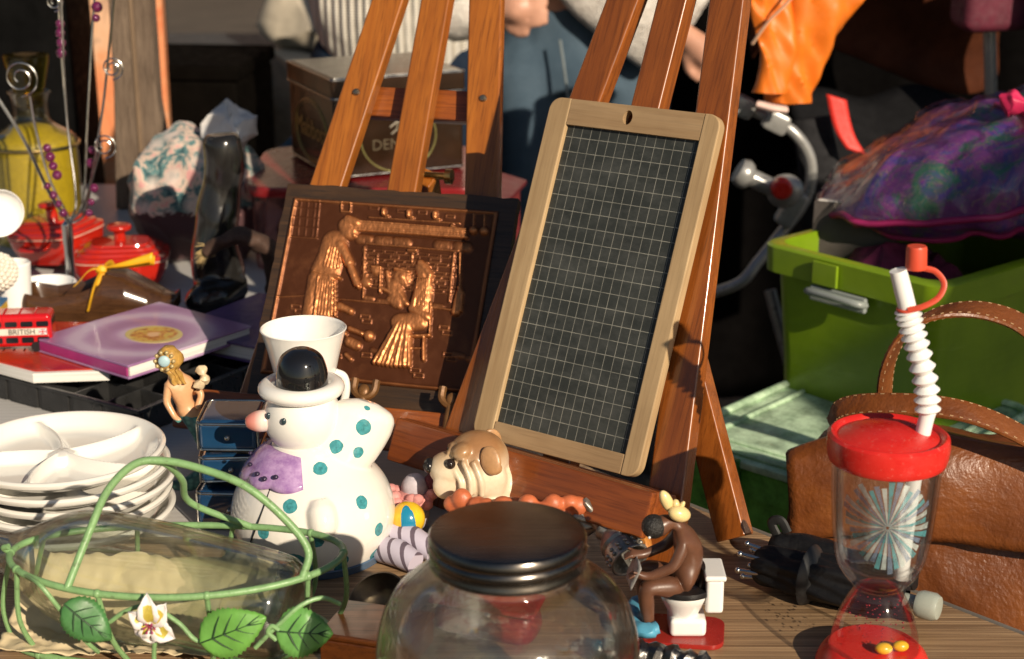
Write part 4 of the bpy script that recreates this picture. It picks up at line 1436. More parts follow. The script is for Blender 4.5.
# ------------------------------------------------------------------ mermaid
me_ = thing('mermaid_figurine', 'small painted mermaid with golden hair and teal tail seen from behind', 'figurine', (-.312, 1.57, 0))
PEACH = mat('peach resin', (.62, .33, .16), .42, 0, .12, 80, .08)
t = NT('mermaid paint'); v = t.coords()
sp4 = t.n('ShaderNodeSeparateXYZ'); t.l(v, sp4.inputs[0])
zz = t.math('ADD', sp4.outputs[2], t.math('MULTIPLY', t.math('SUBTRACT', t.noise(v, 120, 3), .5), .006))
sc = t.n('ShaderNodeTexVoronoi'); sc.inputs['Scale'].default_value = 190; t.l(v, sc.inputs['Vector'])
tail = t.mix(t.ramp(sc.outputs['Distance'], [(.25, 0), (.6, 1)]), (.13, .36, .31), (.05, .17, .17))
c = t.mix(t.math('GREATER_THAN', zz, .0815), tail, (.62, .34, .17))
t.bsdf(c, .4, 0, t.bump(sc.outputs['Distance'], .25, .001), .1)
J = [(-.314, 1.565, .076, .0125), (-.318, 1.563, .090, .0085), (-.322, 1.562, .104, .0115), (-.322, 1.562, .115, .0085), (-.326, 1.561, .123, .0048), (-.330, 1.560, .136, .0098),
     (-.300, 1.566, .062, .0160), (-.290, 1.568, .042, .0170), (-.296, 1.560, .022, .0130), (-.318, 1.552, .011, .0085), (-.336, 1.548, .012, .0040),
     (-.332, 1.556, .112, .0048), (-.334, 1.552, .097, .0038), (-.326, 1.548, .083, .0030), (-.320, 1.546, .079, .0030),
     (-.311, 1.568, .112, .0048), (-.302, 1.566, .100, .0038), (-.306, 1.556, .088, .0030)]
E_ = [(0, 1), (1, 2), (2, 3), (3, 4), (4, 5), (0, 6), (6, 7), (7, 8), (8, 9), (9, 10), (3, 11), (11, 12), (12, 13), (13, 14), (3, 15), (15, 16), (16, 17)]
skin('body', J, E_, t.m, me_)
b = MB()
b.sphere((-.330, 1.559, .1385), (.0128, .0125, .0138), n=24)
for k in range(3):
    x = -.330 + .004 * k
    b.tube(spline([(x, 1.552, .130), (x + .004, 1.551, .122), (x + .006, 1.553, .116)], 5), .0026, 8)
b.jitter(.0022, 130, 5)
part('hair', b, mat('golden hair paint', (.42, .24, .055), .4, 0, .35, 150, .4, 220), me_, world=True)
b = MB()
fcn = V((-.3325, 1.5465, .1405))
b.sphere(fcn, (.0058, .003, .0058), n=16)
part('hair_flower', b, mat('pale blue flower paint', (.36, .52, .56), .4), me_, world=True)
b = MB()
for k in range(10):
    a = 2 * PI * k / 10
    b.sphere(fcn + V((.0088 * math.cos(a), .0005, .0088 * math.sin(a))), .0021, n=8)
part('pearl_ring', b, mat('gilt pearl', (.45, .34, .16), .35, .3), me_, world=True)
b = MB()
for (x, y, z) in ((-.300, 1.560, .126), (-.297, 1.558, .119), (-.302, 1.556, .114)):
    b.sphere((x, y, z), (.0055, .005, .0052), n=12)
b.jitter(.002, 200, 2)
part('shell_trim', b, mat('cream shell paint', (.64, .50, .32), .45, 0, .2, 120, .2), me_, world=True)

# ------------------------------------------------------------------ dark blue glass boxes
BG = NT('dark blue mirrored glass'); v = BG.coords()
c = BG.ramp(BG.noise(v, 8, 3), [(.35, (.006, .026, .07)), (.7, (.015, .07, .16))])
BG.bsdf(c, .045, 0, BG.bump(BG.noise(v, 14, 2), .12, .004), .8, 1.0)
SILV = mat('dull silver rim', (.40, .39, .36), .2, 1, .2, 40)
def glass_case(label, c, d, rot):
    o = thing('glass_case', label, 'box', (c[0], c[1], c[2] - d[2] / 2), rot, 'dark blue glass cases')
    b = MB(); b.box((0, 0, d[2] / 2), (d[0] - .004, d[1] - .004, d[2] - .004), bev=.006, seg=4)
    part('shell', b, BG.m, o)
    b = MB()
    for z in (.004, d[2] - .004):
        q = [(x, y, z) for x, y in rrect(d[0] - .004, d[1] - .004, .007, 6)]
        b.tube(q, .0014, 8, closed=True)
    for sx_ in (-1, 1):
        b.tube([(sx_ * (d[0] / 2 - .0025), -d[1] / 2 + .003, .004), (sx_ * (d[0] / 2 - .0025), -d[1] / 2 + .003, d[2] - .004)], .0012, 8)
    part('metal_rim', b, SILV, o)
    b = MB(); b.sphere((0, -d[1] / 2, d[2] * .5), .0028, n=12)
    part('clasp', b, SILV, o)
glass_case('dark blue glass case with silver rim, lowest of the stack left of the snowman', (-.262, 1.495, .0205), (.066, .060, .041), (0, 0, R(-3)))
glass_case('dark blue glass case with silver rim, middle of the stack left of the snowman', (-.263, 1.50, .0585), (.062, .055, .031), (0, 0, R(4)))
glass_case('dark blue glass case with silver rim, topmost of the stack beside the snowman nose', (-.262, 1.503, .0925), (.061, .058, .034), (R(4), 0, R(-2)))

# ------------------------------------------------------------------ seed tray
ty = thing('black_tray', 'black plastic tray of small square cells under the books', 'tray', (-.40, 1.715, 0), (0, 0, R(-33)))
# local: x along the near edge to the right, y away
b = MB()
TW, TD, TH = .40, .215, .030
nx, ny = 8, 4
x0 = -TW
def bar(cx, cy, w, d, z0=.002, z1=TH): b.box((cx, cy, (z0 + z1) / 2), (w, d, z1 - z0), bev=.001)
b.box((x0 / 2, TD / 2, .001), (TW, TD, .002))
for i in range(nx + 1): bar(x0 + TW * i / nx, TD / 2, .0032, TD, z1=TH - (0 if i in (0, nx) else .002))
for j in range(ny + 1): bar(x0 / 2, TD * j / ny, TW, .0032, z1=TH - .0006 - (0 if j in (0, ny) else .002))
for i in range(nx):
    for (yy, s) in ((-.002, -1), (TD + .002, 1)):
        b.box((x0 + TW * (i + .5) / nx, yy, .0145), (TW / nx - .007, .004, .026), bev=.0018)
for j in range(ny):
    b.box((.002, TD * (j + .5) / ny, .0145), (.004, TD / ny - .007, .026), bev=.0018)
b.box((x0 / 2, -.0035, TH - .0015), (TW + .012, .005, .0035), bev=.001)
b.box((.0035, TD / 2, TH - .0019), (.005, TD + .010, .0035), bev=.001)
part('cells', b, mat('scuffed black plastic', (.022, .022, .022), .32, 0, .3, 40, .06), ty)

# ------------------------------------------------------------------ books
PAGE = NT('page edges'); v = PAGE.coords((4, 4, 900)); PAGE.bsdf(PAGE.ramp(PAGE.noise(v, 1, 2), [(.35, (.62, .60, .55)), (.65, (.82, .80, .75))]), .7)
# red spiral notebook
nbk = thing('red_notebook', 'red ring bound notebook lying on the black tray below the toy bus', 'notebook', (-.532, 1.792, .0325), (0, 0, R(-2)))
b = MB(); b.prism([(0, 0), (.082, .012), (.060, .19), (-.16, .19), (-.12, .075)], .011, axis='Z')
part('pages', b, PAGE.m, nbk)
t = NT('glossy red cover'); v = t.coords()
c = t.ramp(t.noise(v, 14, 4, .6, ), [(.35, (.36, .012, .010)), (.6, (.52, .05, .015)), (.8, (.60, .20, .08))])
t.bsdf(c, .18, 0, None, .4)
b = MB(); b.prism([(.001, .006), (.079, .017), (.058, .188), (-.158, .188), (-.119, .078)], .0016, Matrix.Translation((0, 0, .0112)), axis='Z')
part('cover', b, t.m, nbk)
b = MB()
for k in range(12):
    px_ = -.118 + .012 * k
    b.tube([(px_ + .001, .078 + .0055 * math.cos(a_), .0075 + .0065 * math.sin(a_)) for a_ in [2 * PI * q / 18 for q in range(18)]], .0007, 6, closed=True)
part('wire_spiral', b, mat('black wire', (.03, .02, .02), .3, .6), nbk)
# purple cook book
pb = thing('purple_cookbook', 'purple hardcover cookbook with an oval food picture on its cover', 'book', (-.547, 1.864, .0455), (0, 0, R(-38)))
BW, BD = .162, .185
PUR = NT('purple cover'); v = PUR.coords()
sw = PUR.n('ShaderNodeVectorMath', operation='DISTANCE'); PUR.l(v, sw.inputs[0]); sw.inputs[1].default_value = (.085, .085, .018)
ring_ = PUR.math('PINGPONG', PUR.math('ADD', sw.outputs['Value'], PUR.math('MULTIPLY', PUR.noise(v, 14, 3), .02)), .028)
c = PUR.ramp(PUR.math('MULTIPLY', ring_, 36), [(.2, (.30, .15, .31)), (.55, (.38, .22, .40)), (.85, (.50, .38, .52))])
PUR.bsdf(c, .3, 0, None, .25)
b = MB(); b.box((BW / 2, BD / 2, .0155), (BW, BD, .0028), bev=.0008); b.box((BW / 2, BD / 2, .0018), (BW, BD, .0028), bev=.0008)
part('cover_boards', b, PUR.m, pb)
b = MB(); b.box((BW / 2, .0016, .0086), (BW - .006, .0030, .0108), bev=.001)
b.box((.0015, BD / 2, .0087), (.0030, BD - .004, .0110), bev=.001)
part('spine', b, mat('magenta spine', (.34, .035, .17), .35, 0, .15), pb)
b = MB(); b.box((BW / 2 + .001, BD / 2 + .001, .0086), (BW - .006, BD - .006, .0106))
part('pages', b, PAGE.m, pb)
b = MB()
b.prism([(.098 + .036 * math.cos(2 * PI * k / 48), .092 + .030 * math.sin(2 * PI * k / 48)) for k in range(48)], .0005, Matrix.Translation((0, 0, .0169)), axis='Z')
t = NT('food picture'); v = t.coords()
n1 = t.noise(v, 70, 4, .6, 1.5)
c = t.ramp(n1, [(.32, (.20, .07, .02)), (.45, (.48, .17, .03)), (.55, (.62, .40, .08)), (.7, (.42, .36, .07))])
dd = t.n('ShaderNodeVectorMath', operation='DISTANCE'); t.l(v, dd.inputs[0]); dd.inputs[1].default_value = (.098, .092, .017)
c = t.mix(t.ramp(t.math('MULTIPLY', dd.outputs['Value'], 30), [(.76, 0), (.86, 1)]), c, (.55, .44, .16))
c = t.mix(t.ramp(t.math('ADD', t.math('MULTIPLY', dd.outputs['Value'], 60), n1), [(.9, 1), (1.1, 0)]), c, (.70, .42, .22))
t.bsdf(c, .3, 0, None, .25)
part('cover_picture', b, t.m, pb)
# violet book beneath, in the shade to the right
pb2 = thing('violet_book', 'dark violet book lying half in shade beside the purple cookbook', 'book', (-.405, 1.93, .0), (0, 0, R(-30)))
b = MB(); b.box((.07, .085, .051), (.15, .18, .003), bev=.0008); b.box((.07, .085, .0325), (.15, .18, .003), bev=.0008)
part('cover_boards', b, mat('violet cover', (.10, .055, .17), .35, 0, .2), pb2)
b = MB(); b.box((.07, .085, .0418), (.142, .172, .0154))
part('pages', b, PAGE.m, pb2)

# ------------------------------------------------------------------ toy bus
bs = thing('toy_bus', 'small red toy double decker bus with a BRITISH panel on the red notebook', 'toy bus', (-.527, 1.862, .0468), (0, 0, R(6)))
BRED = mat('shiny red enamel', (.50, .008, .010), .14, 0, .08, 30, coat=.5)
b = MB()
BL, BWd, BH = .098, .034, .043
b.box((-BL / 2, BWd / 2, .0035 + BH / 2), (BL, BWd, BH - .004), bev=.0055, seg=4)
for k in range(5):
    b.tube(spline([(-.018 - .0175 * k, -.0004, .032), (-.018 - .0175 * k, .004, BH + .0012), (-.018 - .0175 * k, BWd - .004, BH + .0012), (-.018 - .0175 * k, BWd + .0004, .032)], 4), .0009, 6)
part('body', b, BRED, bs)
def rrp(cx, cz, w, h, t_=.0012, y=-.0008, r=.0015):
    b.prism([(x, z) for x, z in rrect(w, h, r, 4, cx, cz)], t_, Matrix.Translation((0, y, 0)))
WIN = mat('dark bus window', (.012, .012, .014), .1, 0, .2, 30, coat=.3)
for k in range(5):
    b = MB(); rrp(-.0095 - .0175 * k, .0335, .0135, .0062)
    part('window', b, WIN, bs)
    if k < 5:
        b = MB(); rrp(-.0095 - .0175 * k, .0145, .0135, .0068)
        part('window', b, WIN, bs)
b = MB(); b.prism([(y, z) for y, z in rrect(.024, .008, .0015, 4, BWd / 2, .033)], .0012, Matrix.Translation((.0004, 0, 0)) @ Matrix.Rotation(R(90), 4, 'Z'))
part('front_window', b, WIN, bs)
b = MB(); rrp(-.047, .0245, .084, .0078, .0014, -.0012, .0006)
bp = part('advert_panel', b, mat('cream panel', (.66, .62, .52), .4), bs)
m = Matrix.Translation((-.033, -.0014, .0243)) @ Matrix.Rotation(R(90), 4, 'X')
b = text_mb('BRITISH', .0088); b.b.transform(m)
part('lettering', b, mat('black lettering', (.02, .02, .02), .5), bp, recalc=False)
def flag(parent, m):
    b = MB(); b.m = 0; b.box((0, 0, 0), (.0085, .0056, .0002))
    b.m = 1
    for a_ in (-1, 1): b.box((0, 0, .0003), (.0098, .0012, .0002), (0, 0, a_ * math.atan2(.0056, .0085)))
    b.box((0, 0, .0004), (.0085, .0020, .0003)); b.box((0, 0, .00045), (.0022, .0056, .0003))
    b.m = 2
    b.box((0, 0, .0006), (.0085, .0011, .0003)); b.box((0, 0, .00065), (.0012, .0056, .0003))
    b.b.transform(m)
    part('flag_emblem', b, [mat('flag blue', (.02, .03, .20), .4), mat('flag white', (.75, .75, .75), .4), mat('flag red', (.5, .02, .03), .4)], parent)
flag(bp, Matrix.Translation((-.0095, -.0014, .0245)) @ Matrix.Rotation(R(90), 4, 'X'))
for (x) in (-.018, -.078):
    for y in (.0012, BWd - .0012):
        b = MB(); b.lathe([(0, -.002), (.0058, -.002), (.0063, 0), (.0058, .002), (0, .002)], 24, Matrix.Translation((x, y, .0063)) @ Matrix.Rotation(R(90), 4, 'X'))
        part('wheel', b, BLACKP, bs)

# ------------------------------------------------------------------ wooden clog
cg = thing('wooden_clog', 'dark brown carved wooden clog with a yellow ribbon tied over it', 'clog', (-.52, 2.08, 0), (0, 0, R(4)))
# sections from heel (left) to toe (right): x, half width, top z, bottom z
S = [(-.098, .010, .040, .012), (-.094, .020, .050, .004), (-.080, .029, .050, .0), (-.055, .031, .045, .0), (-.025, .031, .049, .0), (.005, .034, .060, .001), (.030, .035, .057, .003), (.055, .031, .046, .006), (.072, .023, .038, .012), (.083, .012, .036, .020), (.089, .003, .040, .030)]
S = [(x * 1.10, w * 1.2, zt * 1.42, zb * 1.3) for x, w, zt, zb in S]
def clog_sec(s):
    k = s * (len(S) - 1)
    i = min(len(S) - 2, int(k)); f = k - i
    f = f * f * (3 - 2 * f)
    return [S[i][q] * (1 - f) + S[i + 1][q] * f for q in range(4)]
b = MB()
def clog_fn(u, v):
    x, w, zt, zb = clog_sec(u)
    a = 2 * PI * v
    c_, s_ = math.cos(a), math.sin(a)
    ex = lambda q, p: math.copysign(abs(q) ** p, q)
    y = w * ex(c_, .75); z = (zt + zb) / 2 + (zt - zb) / 2 * ex(s_, .7)
    op_ = max(0, 1 - ((x + .045) / .050) ** 2)
    if s_ > 0 and abs(y) < w * .80 and op_ > 0:
        dip = min(1, op_ * 1.8) * (1 - (abs(y) / (w * .80)) ** 4)
        z -= (zt - zb - .007) * dip * .92
    return V((x, y, z))
b.grid(80, 72, clog_fn)
bmesh.ops.remove_doubles(b.b, verts=b.b.verts[:], dist=.00005)
part('shoe', b, wood('polished dark clog wood', (.040, .017, .008), (.10, .045, .018), (12, 90, 90), .22, .35, bump=.1), cg)
b = MB()
b.tube(spline([(-.012, -.041, .042), (-.002, -.037, .074), (.006, -.006, .0885), (.010, .028, .082), (.012, .042, .046)], 6), .0045, 10, flat=.35)
YR = mat('yellow ribbon', (.78, .40, .012), .5, 0, .12, 50, .15)
part('ribbon_band', b, YR, cg)
b = MB()
def bow(u, v):
    s = (u - .15) / .85
    a = .004 + .017 * max(0, s) ** .7
    return V((.004 + .066 * u, -.012 - .010 * u + a * (v - .5) * 1.2 - .004 * math.sin(u * 4), .089 + .012 * u + .004 * math.sin(v * 9) * u + a * .35 * math.sin(v * PI * 2)))
b.grid(16, 10, bow)
def bow2(u, v): return V((.004 - .034 * u, -.016 - .008 * u + .010 * (v - .5), .087 - .014 * u * u + .004 * math.sin(u * 5)))
b.grid(12, 5, bow2)
def bow3(u, v): return V((.004 - .004 * u + .009 * (v - .5), -.018 - .016 * u, .087 - .030 * u))
b.grid(8, 4, bow3)
o = part('ribbon_bow', b, YR, cg, recalc=False)
q = o.modifiers.new('Thick', 'SOLIDIFY'); q.thickness = .0007
b = MB(); b.sphere((.004, -.018, .089), (.007, .006, .006), n=12); b.jitter(.002, 150, 1)
part('ribbon_knot', b, YR, cg)

# ------------------------------------------------------------------ small white things at the left edge
cu = thing('white_cup', 'plain white egg cup on a white saucer foot at the left edge', 'cup', (-.625, 2.06, 0.012))
b = MB(); b.lathe(smoothprof([(0, .0), (.030, 0), (.033, .004), (.032, .010), (.020, .016), (.0185, .022)], 4) + smoothprof([(.0195, .024), (.0205, .05), (.0222, .082), (.0222, .0845), (.0200, .0845), (.0185, .055), (.012, .045), (0, .043)], 3), 56)
part('bowl', b, WHITEP, cu)
cu2 = thing('white_saucer', 'small white round dish behind the white egg cup', 'dish', (-.610, 2.15, 0))
b = MB(); b.lathe(smoothprof([(0, 0), (.024, 0), (.026, .012), (.034, .038), (.0385, .044), (.0385, .0465), (.034, .0455), (.024, .018), (0, .012)], 4), 56)
part('bowl', b, WHITEP, cu2)
ll = thing('white_ladle', 'white plastic ladle standing at the left edge over the cups', 'ladle', (-.68, 2.05, 0))
b = MB()
m = Matrix.Translation((-0.6336, 2.0500, 0.1655)) @ Euler((R(95), R(20), R(30))).to_matrix().to_4x4()
b.lathe(smoothprof([(0, -.016), (.018, -.012), (.028, 0), (.0305, .006), (.029, .006), (.0265, 0), (.017, -.0095), (0, -.013)], 4), 40, m)
part('bowl', b, WHITEP, ll, world=True)
b = MB(); b.tube(spline([(-0.6384, 2.0500, 0.1401), (-0.6518, 2.0500, 0.1017), (-0.6639, 2.0500, 0.0524), (-0.6757, 2.0574, 0.0040)], 6), .006, 10, flat=.5)
part('handle', b, WHITEP, ll, world=True)
cb = thing('crochet_ball', 'white knobbly crocheted ball at the far left behind the bus', 'ball', (-0.6187, 1.9800, 0.1083))
b = MB()
random.seed(5)
gold = PI * (3 - math.sqrt(5))
for k in range(150):
    y = 1 - 2 * (k + .5) / 150; r_ = math.sqrt(1 - y * y); a = gold * k
    b.sphere((.021 * r_ * math.cos(a), .021 * r_ * math.sin(a), .021 * y), .0034, n=8)
b.sphere((0, 0, 0), .021, n=20)
part('knobbly_yarn', b, mat('off white yarn', (.68, .64, .55), .85, 0, .15, 120, .3), cb)
ybx = thing('yellow_card_box', 'yellow edged small card box under the crocheted ball at the left', 'box', (-0.6350, 1.9700, 0.0560))
b = MB(); b.box((0, .01, -.02), (.040, .03, .066), bev=.001)
part('carton', b, mat('yellow card', (.62, .38, .04), .6), ybx)
b = MB(); b.box((0, .01, .0145), (.041, .031, .004), bev=.001)
part('blue_lid', b, mat('blue card', (.03, .14, .30), .5), ybx)

# ------------------------------------------------------------------ red casseroles
CROCK = mat('red enamel glaze', (.43, .016, .007), .13, 0, .12, 14, coat=.5)
CLIGHT = mat('pale lid seam', (.62, .34, .26), .35)
def sq_lathe(b, prof, pw=4.0, sx=1.0, sy=1.0, n=64):
    def fn(p, a):
        r = math.hypot(p.x, p.y)
        c_, s_ = math.cos(a), math.sin(a)
        k = 1 / (abs(c_) ** pw + abs(s_) ** pw) ** (1 / pw)
        return V((r * k * c_ * sx, r * k * s_ * sy, p.z))
    b.lathe(prof, n, fn=fn)
def crock(label, loc, rot):
    o = thing('red_casserole', label, 'casserole', loc, rot, 'little red casseroles')
    b = MB()
    sq_lathe(b, smoothprof([(0, 0), (.040, 0), (.046, .004), (.055, .022), (.058, .036)], 4) + [(.059, .038), (.0575, .0395), (.054, .0385), (.046, .010), (0, .008)], 4, 1.12, .82)
    part('pot', b, CROCK, o)
    for s in (-1, 1):
        b = MB(); b.tube(spline([(-.020, s * .046, .030), (-.016, s * .058, .029), (.016, s * .058, .029), (.020, s * .046, .030)], 6), .0052, 12, flat=.7)
        part('handle', b, CROCK, o)
    b = MB(); sq_lathe(b, [(.0575, .0397), (.0598, .0402), (.0598, .0416), (.0575, .0420)], 4, 1.12, .82)
    part('lid_seam', b, CLIGHT, o)
    b = MB(); sq_lathe(b, [(0, .0420), (.0590, .0420), (.0600, .0440), (.0590, .0470), (.0520, .0495), (.0510, .0530), (.0440, .0550), (.0430, .0585), (.036, .0600), (.035, .0625), (.012, .0635), (0, .0635)], 4, 1.12, .82)
    l_ = part('lid', b, CROCK, o)
    b = MB(); b.lathe(smoothprof([(.0085, .062), (.0078, .070), (.0085, .076), (.0155, .0785), (.0170, .082), (.0150, .0855), (.006, .0865), (0, .0868)], 4), 32)
    part('knob', b, CROCK, l_)
    return o
crock('glossy red casserole with round knob standing behind the clog', (-.545, 2.30, .002), (0, 0, R(8)))
crock('glossy red casserole tilted behind the other one, nearer the yellow decanter', (-.655, 2.40, .012), (R(4), R(-7), R(-28)))

# ------------------------------------------------------------------ wire card holder with beads
wh = thing('beaded_wire_holder', 'silver wire spray with purple beads and spiral clips', 'ornament', (-.590, 2.20, 0))
b = MB()
b.lathe([(0, 0), (.030, 0), (.030, .006), (.010, .012), (.0065, .016), (.0065, .085), (.0072, .086), (.0072, .112), (.006, .114), (.003, .118), (0, .118)], 32, Matrix.Translation((-.590, 2.20, 0)))
part('stem', b, STEEL, wh, world=True)
WIRE = mat('silver wire', (.50, .49, .46), .22, 1, .1)
BEAD = NT('purple glass bead'); BEAD.bsdf((.20, .018, .10), .08, 0, None, .6, .5, 0, .45, 1.5)
root_ = V((-.590, 2.20, .112))
def wire(pts, r=.0017):
    b = MB(); b.tube(spline([root_] + pts, 8), r, 8)
    return part('wire', b, WIRE, wh, world=True)
def beads(ps, r=.0062):
    for p in ps:
        b = MB(); b.sphere(p, r * random.uniform(.75, 1.08), n=18)
        part('bead', b, BEAD.m, wh, world=True)
def spiral(c, r, Yd, turns=1.9, tail=None):
    turns = min(turns, 1.9)
    pts = []
    n = int(24 * turns)
    for k in range(n + 1):
        f = k / n
        a = 2 * PI * turns * f
        rr = r * (1 - .75 * f)
        pts.append((c[0] + rr * math.cos(a - PI / 2), Yd + .002 * f, c[2] + rr * math.sin(a - PI / 2)))
    b = MB(); b.tube(pts, .0011, 8)
    part('spiral_clip', b, WIRE, wh, world=True)
wire([(-0.5755, 2.2000, 0.1456), (-0.5820, 2.2100, 0.2635), (-0.5836, 2.2150, 0.3408), (-0.5829, 2.2200, 0.4295)])
wire([(-0.5755, 2.2000, 0.1456), (-0.5764, 2.1900, 0.2540), (-0.5701, 2.1800, 0.3838), (-0.5664, 2.1800, 0.4461)])
wire([(-0.5663, 2.2000, 0.1456), (-0.5533, 2.2100, 0.2635), (-0.5406, 2.2200, 0.3787), (-0.5308, 2.2200, 0.4421)])
wire([(-0.5598, 2.1900, 0.1479), (-0.5300, 2.1800, 0.2559), (-0.5131, 2.1700, 0.3347), (-0.4932, 2.1600, 0.4419)])
wire([(-0.5856, 2.2000, 0.1185), (-0.6049, 2.1900, 0.1747), (-0.6149, 2.1800, 0.2429), (-0.6160, 2.1700, 0.2887)])
wire([(-0.5858, 2.1900, 0.1182), (-0.6031, 2.1700, 0.1659), (-0.6228, 2.1500, 0.2357), (-0.6524, 2.1400, 0.2989)], .0022)
wire([(-0.5639, 2.1900, 0.1277), (-0.5487, 2.1850, 0.1758), (-0.5341, 2.1800, 0.2166)])
spiral((-0.6268, 2.1700, 0.3118), .024, 2.17)
spiral((-0.5087, 2.1700, 0.3245), .0150, 2.17, 2.6)
spiral((-0.5285, 2.1800, 0.2219), .0165, 2.18, 2.6)
spiral((-0.5837, 2.2000, 0.4040), .012, 2.20, 2)
beads([(-0.5822, 2.2150, 0.3742), (-0.5832, 2.2150, 0.3627), (-0.5829, 2.2150, 0.3499), (-0.5839, 2.2150, 0.3370)])
beads([(-0.5330, 2.2200, 0.4118), (-0.5342, 2.2200, 0.3953), (-0.5365, 2.2200, 0.3813)], .007)
beads([(-0.6040, 2.1850, 0.2183), (-0.6016, 2.1870, 0.2060), (-0.5992, 2.1890, 0.1936), (-0.5955, 2.1910, 0.1812)])
beads([(-0.6039, 2.1700, 0.1712), (-0.5985, 2.1750, 0.1581), (-0.5943, 2.1800, 0.1449), (-0.5900, 2.1850, 0.1316)])
beads([(-0.5468, 2.1850, 0.1652), (-0.5527, 2.1870, 0.1459), (-0.5571, 2.1900, 0.1304)])
beads([(-0.5495, 2.2000, 0.2126), (-0.5521, 2.2000, 0.1953)])

# ------------------------------------------------------------------ yellow decanter
dc = thing('yellow_decanter', 'glass decanter filled with yellow salts and closed by a flared stopper', 'decanter', (-.728, 2.56, 0))
outer = smoothprof([(0, 0), (.060, 0), (.066, .006), (.067, .030), (.067, .120), (.066, .150), (.060, .163), (.040, .175), (.028, .186), (.0255, .205), (.028, .222), (.033, .228)], 4)
b = MB(); b.lathe(outer + [(max(0, r - .0025), z + .002) for r, z in outer[::-1]], 64)
part('bottle_glass', b, clear_plastic('decanter glass', (.97, .97, .92), .04, .5), dc)
b = MB(); b.lathe(smoothprof([(0, .004), (.058, .004), (.0635, .010), (.0638, .12), (.0625, .148), (.056, .160), (.037, .172), (.020, .178), (0, .179)], 4), 64)
part('yellow_filling', b, mat('yellow salts', (.40, .29, .012), .5, 0, .18, 160, .2, 200), dc)
for z in (.026, .150):
    b = MB(); b.tube([(.0678 * math.cos(2 * PI * k / 60), .0678 * math.sin(2 * PI * k / 60), z) for k in range(60)], .0024, 8, closed=True)
    part('gilt_band', b, mat('worn gilt', (.50, .36, .14), .25, 1), dc)
b = MB(); b.lathe(smoothprof([(0, .205), (.018, .206), (.021, .224), (.024, .236), (.030, .262), (.0335, .280), (.031, .284), (.010, .282), (0, .281)], 4), 48)
part('stopper', b, clear_plastic('amber stopper glass', (.80, .66, .22), .05, .6), dc)

# ------------------------------------------------------------------ floral bundle, crumpled paper, boot, fringe
fb = thing('floral_cushion', 'crumpled floral fabric cushion in pink, cream and teal behind the casseroles', 'cushion', (-.46, 2.46, 0))
t = NT('floral cloth'); v = t.coords()
vo = t.n('ShaderNodeTexVoronoi'); vo.inputs['Scale'].default_value = 26; t.l(t.coords((1, 1, 1)), vo.inputs['Vector'])
nn_ = t.noise(v, 30, 4, .7, 1.5)
c = t.ramp(nn_, [(.28, (.03, .08, .09)), (.42, (.10, .20, .20)), (.5, (.55, .42, .34)), (.6, (.60, .30, .28)), (.72, (.48, .40, .20))], 'CONSTANT')
c = t.mix(t.ramp(vo.outputs['Distance'], [(.2, .8), (.5, 0)]), c, (.62, .52, .46))
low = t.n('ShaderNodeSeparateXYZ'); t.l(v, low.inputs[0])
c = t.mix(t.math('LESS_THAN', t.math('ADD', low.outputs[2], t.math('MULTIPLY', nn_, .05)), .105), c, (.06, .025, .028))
t.bsdf(c, .75, 0, t.bump(t.noise(v, 60, 4), .3, .004), 0, .3, .2)
b = MB(); b.sphere((-.006, 0, .090), (.105, .08, .104), n=56)
b.jitter(.022, 14, 3); b.jitter(.008, 40, 7)
for q in b.b.verts: q.co.z = max(.001, q.co.z)
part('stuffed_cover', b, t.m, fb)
pp = thing('crumpled_paper', 'white crumpled paper lying on the floral cushion', 'paper', (-.405, 2.44, .20))
b = MB(); b.sphere((0, 0, -.01), (.036, .022, .040), n=22); b.jitter(.024, 30, 9); b.jitter(.008, 90, 9)
part('paper_ball', b, mat('white paper', (.62, .61, .60), .7), pp, sharp=.35)
bo = thing('black_boot', 'tall glossy black leather boot standing left of the copper relief', 'boot', (-.375, 2.15, 0))
b = MB()
b.tube(spline([(-0.3697, 2.1500, 0.2434), (-0.3689, 2.1500, 0.2097), (-0.3734, 2.1500, 0.1705), (-0.3806, 2.1500, 0.1308), (-0.3853, 2.1500, 0.0906), (-0.3826, 2.1500, 0.0432)], 6), [.020, .024, .0255, .026, .0265, .0270, .0275, .028, .0285, .028, .0275, .027, .027, .0275, .028, .029, .030, .031, .031, .032, .033, .034, .035, .036, .036, .037, .037, .038, .038, .038, .038], 28, flat=.9)
b.tube(spline([(-0.3747, 2.1500, 0.0432), (-0.3882, 2.1200, 0.0397), (-0.4030, 2.1000, 0.0362), (-0.4166, 2.0900, 0.0352)], 6), [.036, .035, .034, .033, .032, .031, .030, .029, .028, .027, .026, .026, .025, .024, .023, .021, .018, .013, .006], 24, flat=.8)
b.jitter(.006, 22, 3)
BOOT = mat('glossy black leather', (.014, .013, .012), .22, 0, .2, 30, .2, 60, coat=.3)
remesh(part('shaft', b, BOOT, bo, world=True), .003, 4)
b = MB(); b.box((-.372, 2.12, .007), (.100, .055, .012), (0, 0, .45), bev=.004)
part('sole', b, mat('black rubber sole', (.01, .01, .01), .7), bo, world=True)
fr = thing('fringed_scarf', 'dark rust scarf with a straw coloured fringe draped over the boot', 'scarf', (-.34, 2.10, .10))
b = MB()
sp_pts = spline([(-0.3848, 2.0900, 0.1039), (-0.3664, 2.0900, 0.1170), (-0.3371, 2.0900, 0.1235), (-0.3175, 2.1000, 0.1130), (-0.3071, 2.1100, 0.0906), (-0.3064, 2.1200, 0.0451)], 6)
b.tube(sp_pts, [.010 + .008 * min(1, k / 10) for k in range(len(sp_pts))], 16, flat=.6)
b.jitter(.005, 50, 4)
part('cloth', b, mat('dark rust cloth', (.055, .028, .018), .85, 0, .3, 90, .4), fr, world=True)
b = MB()
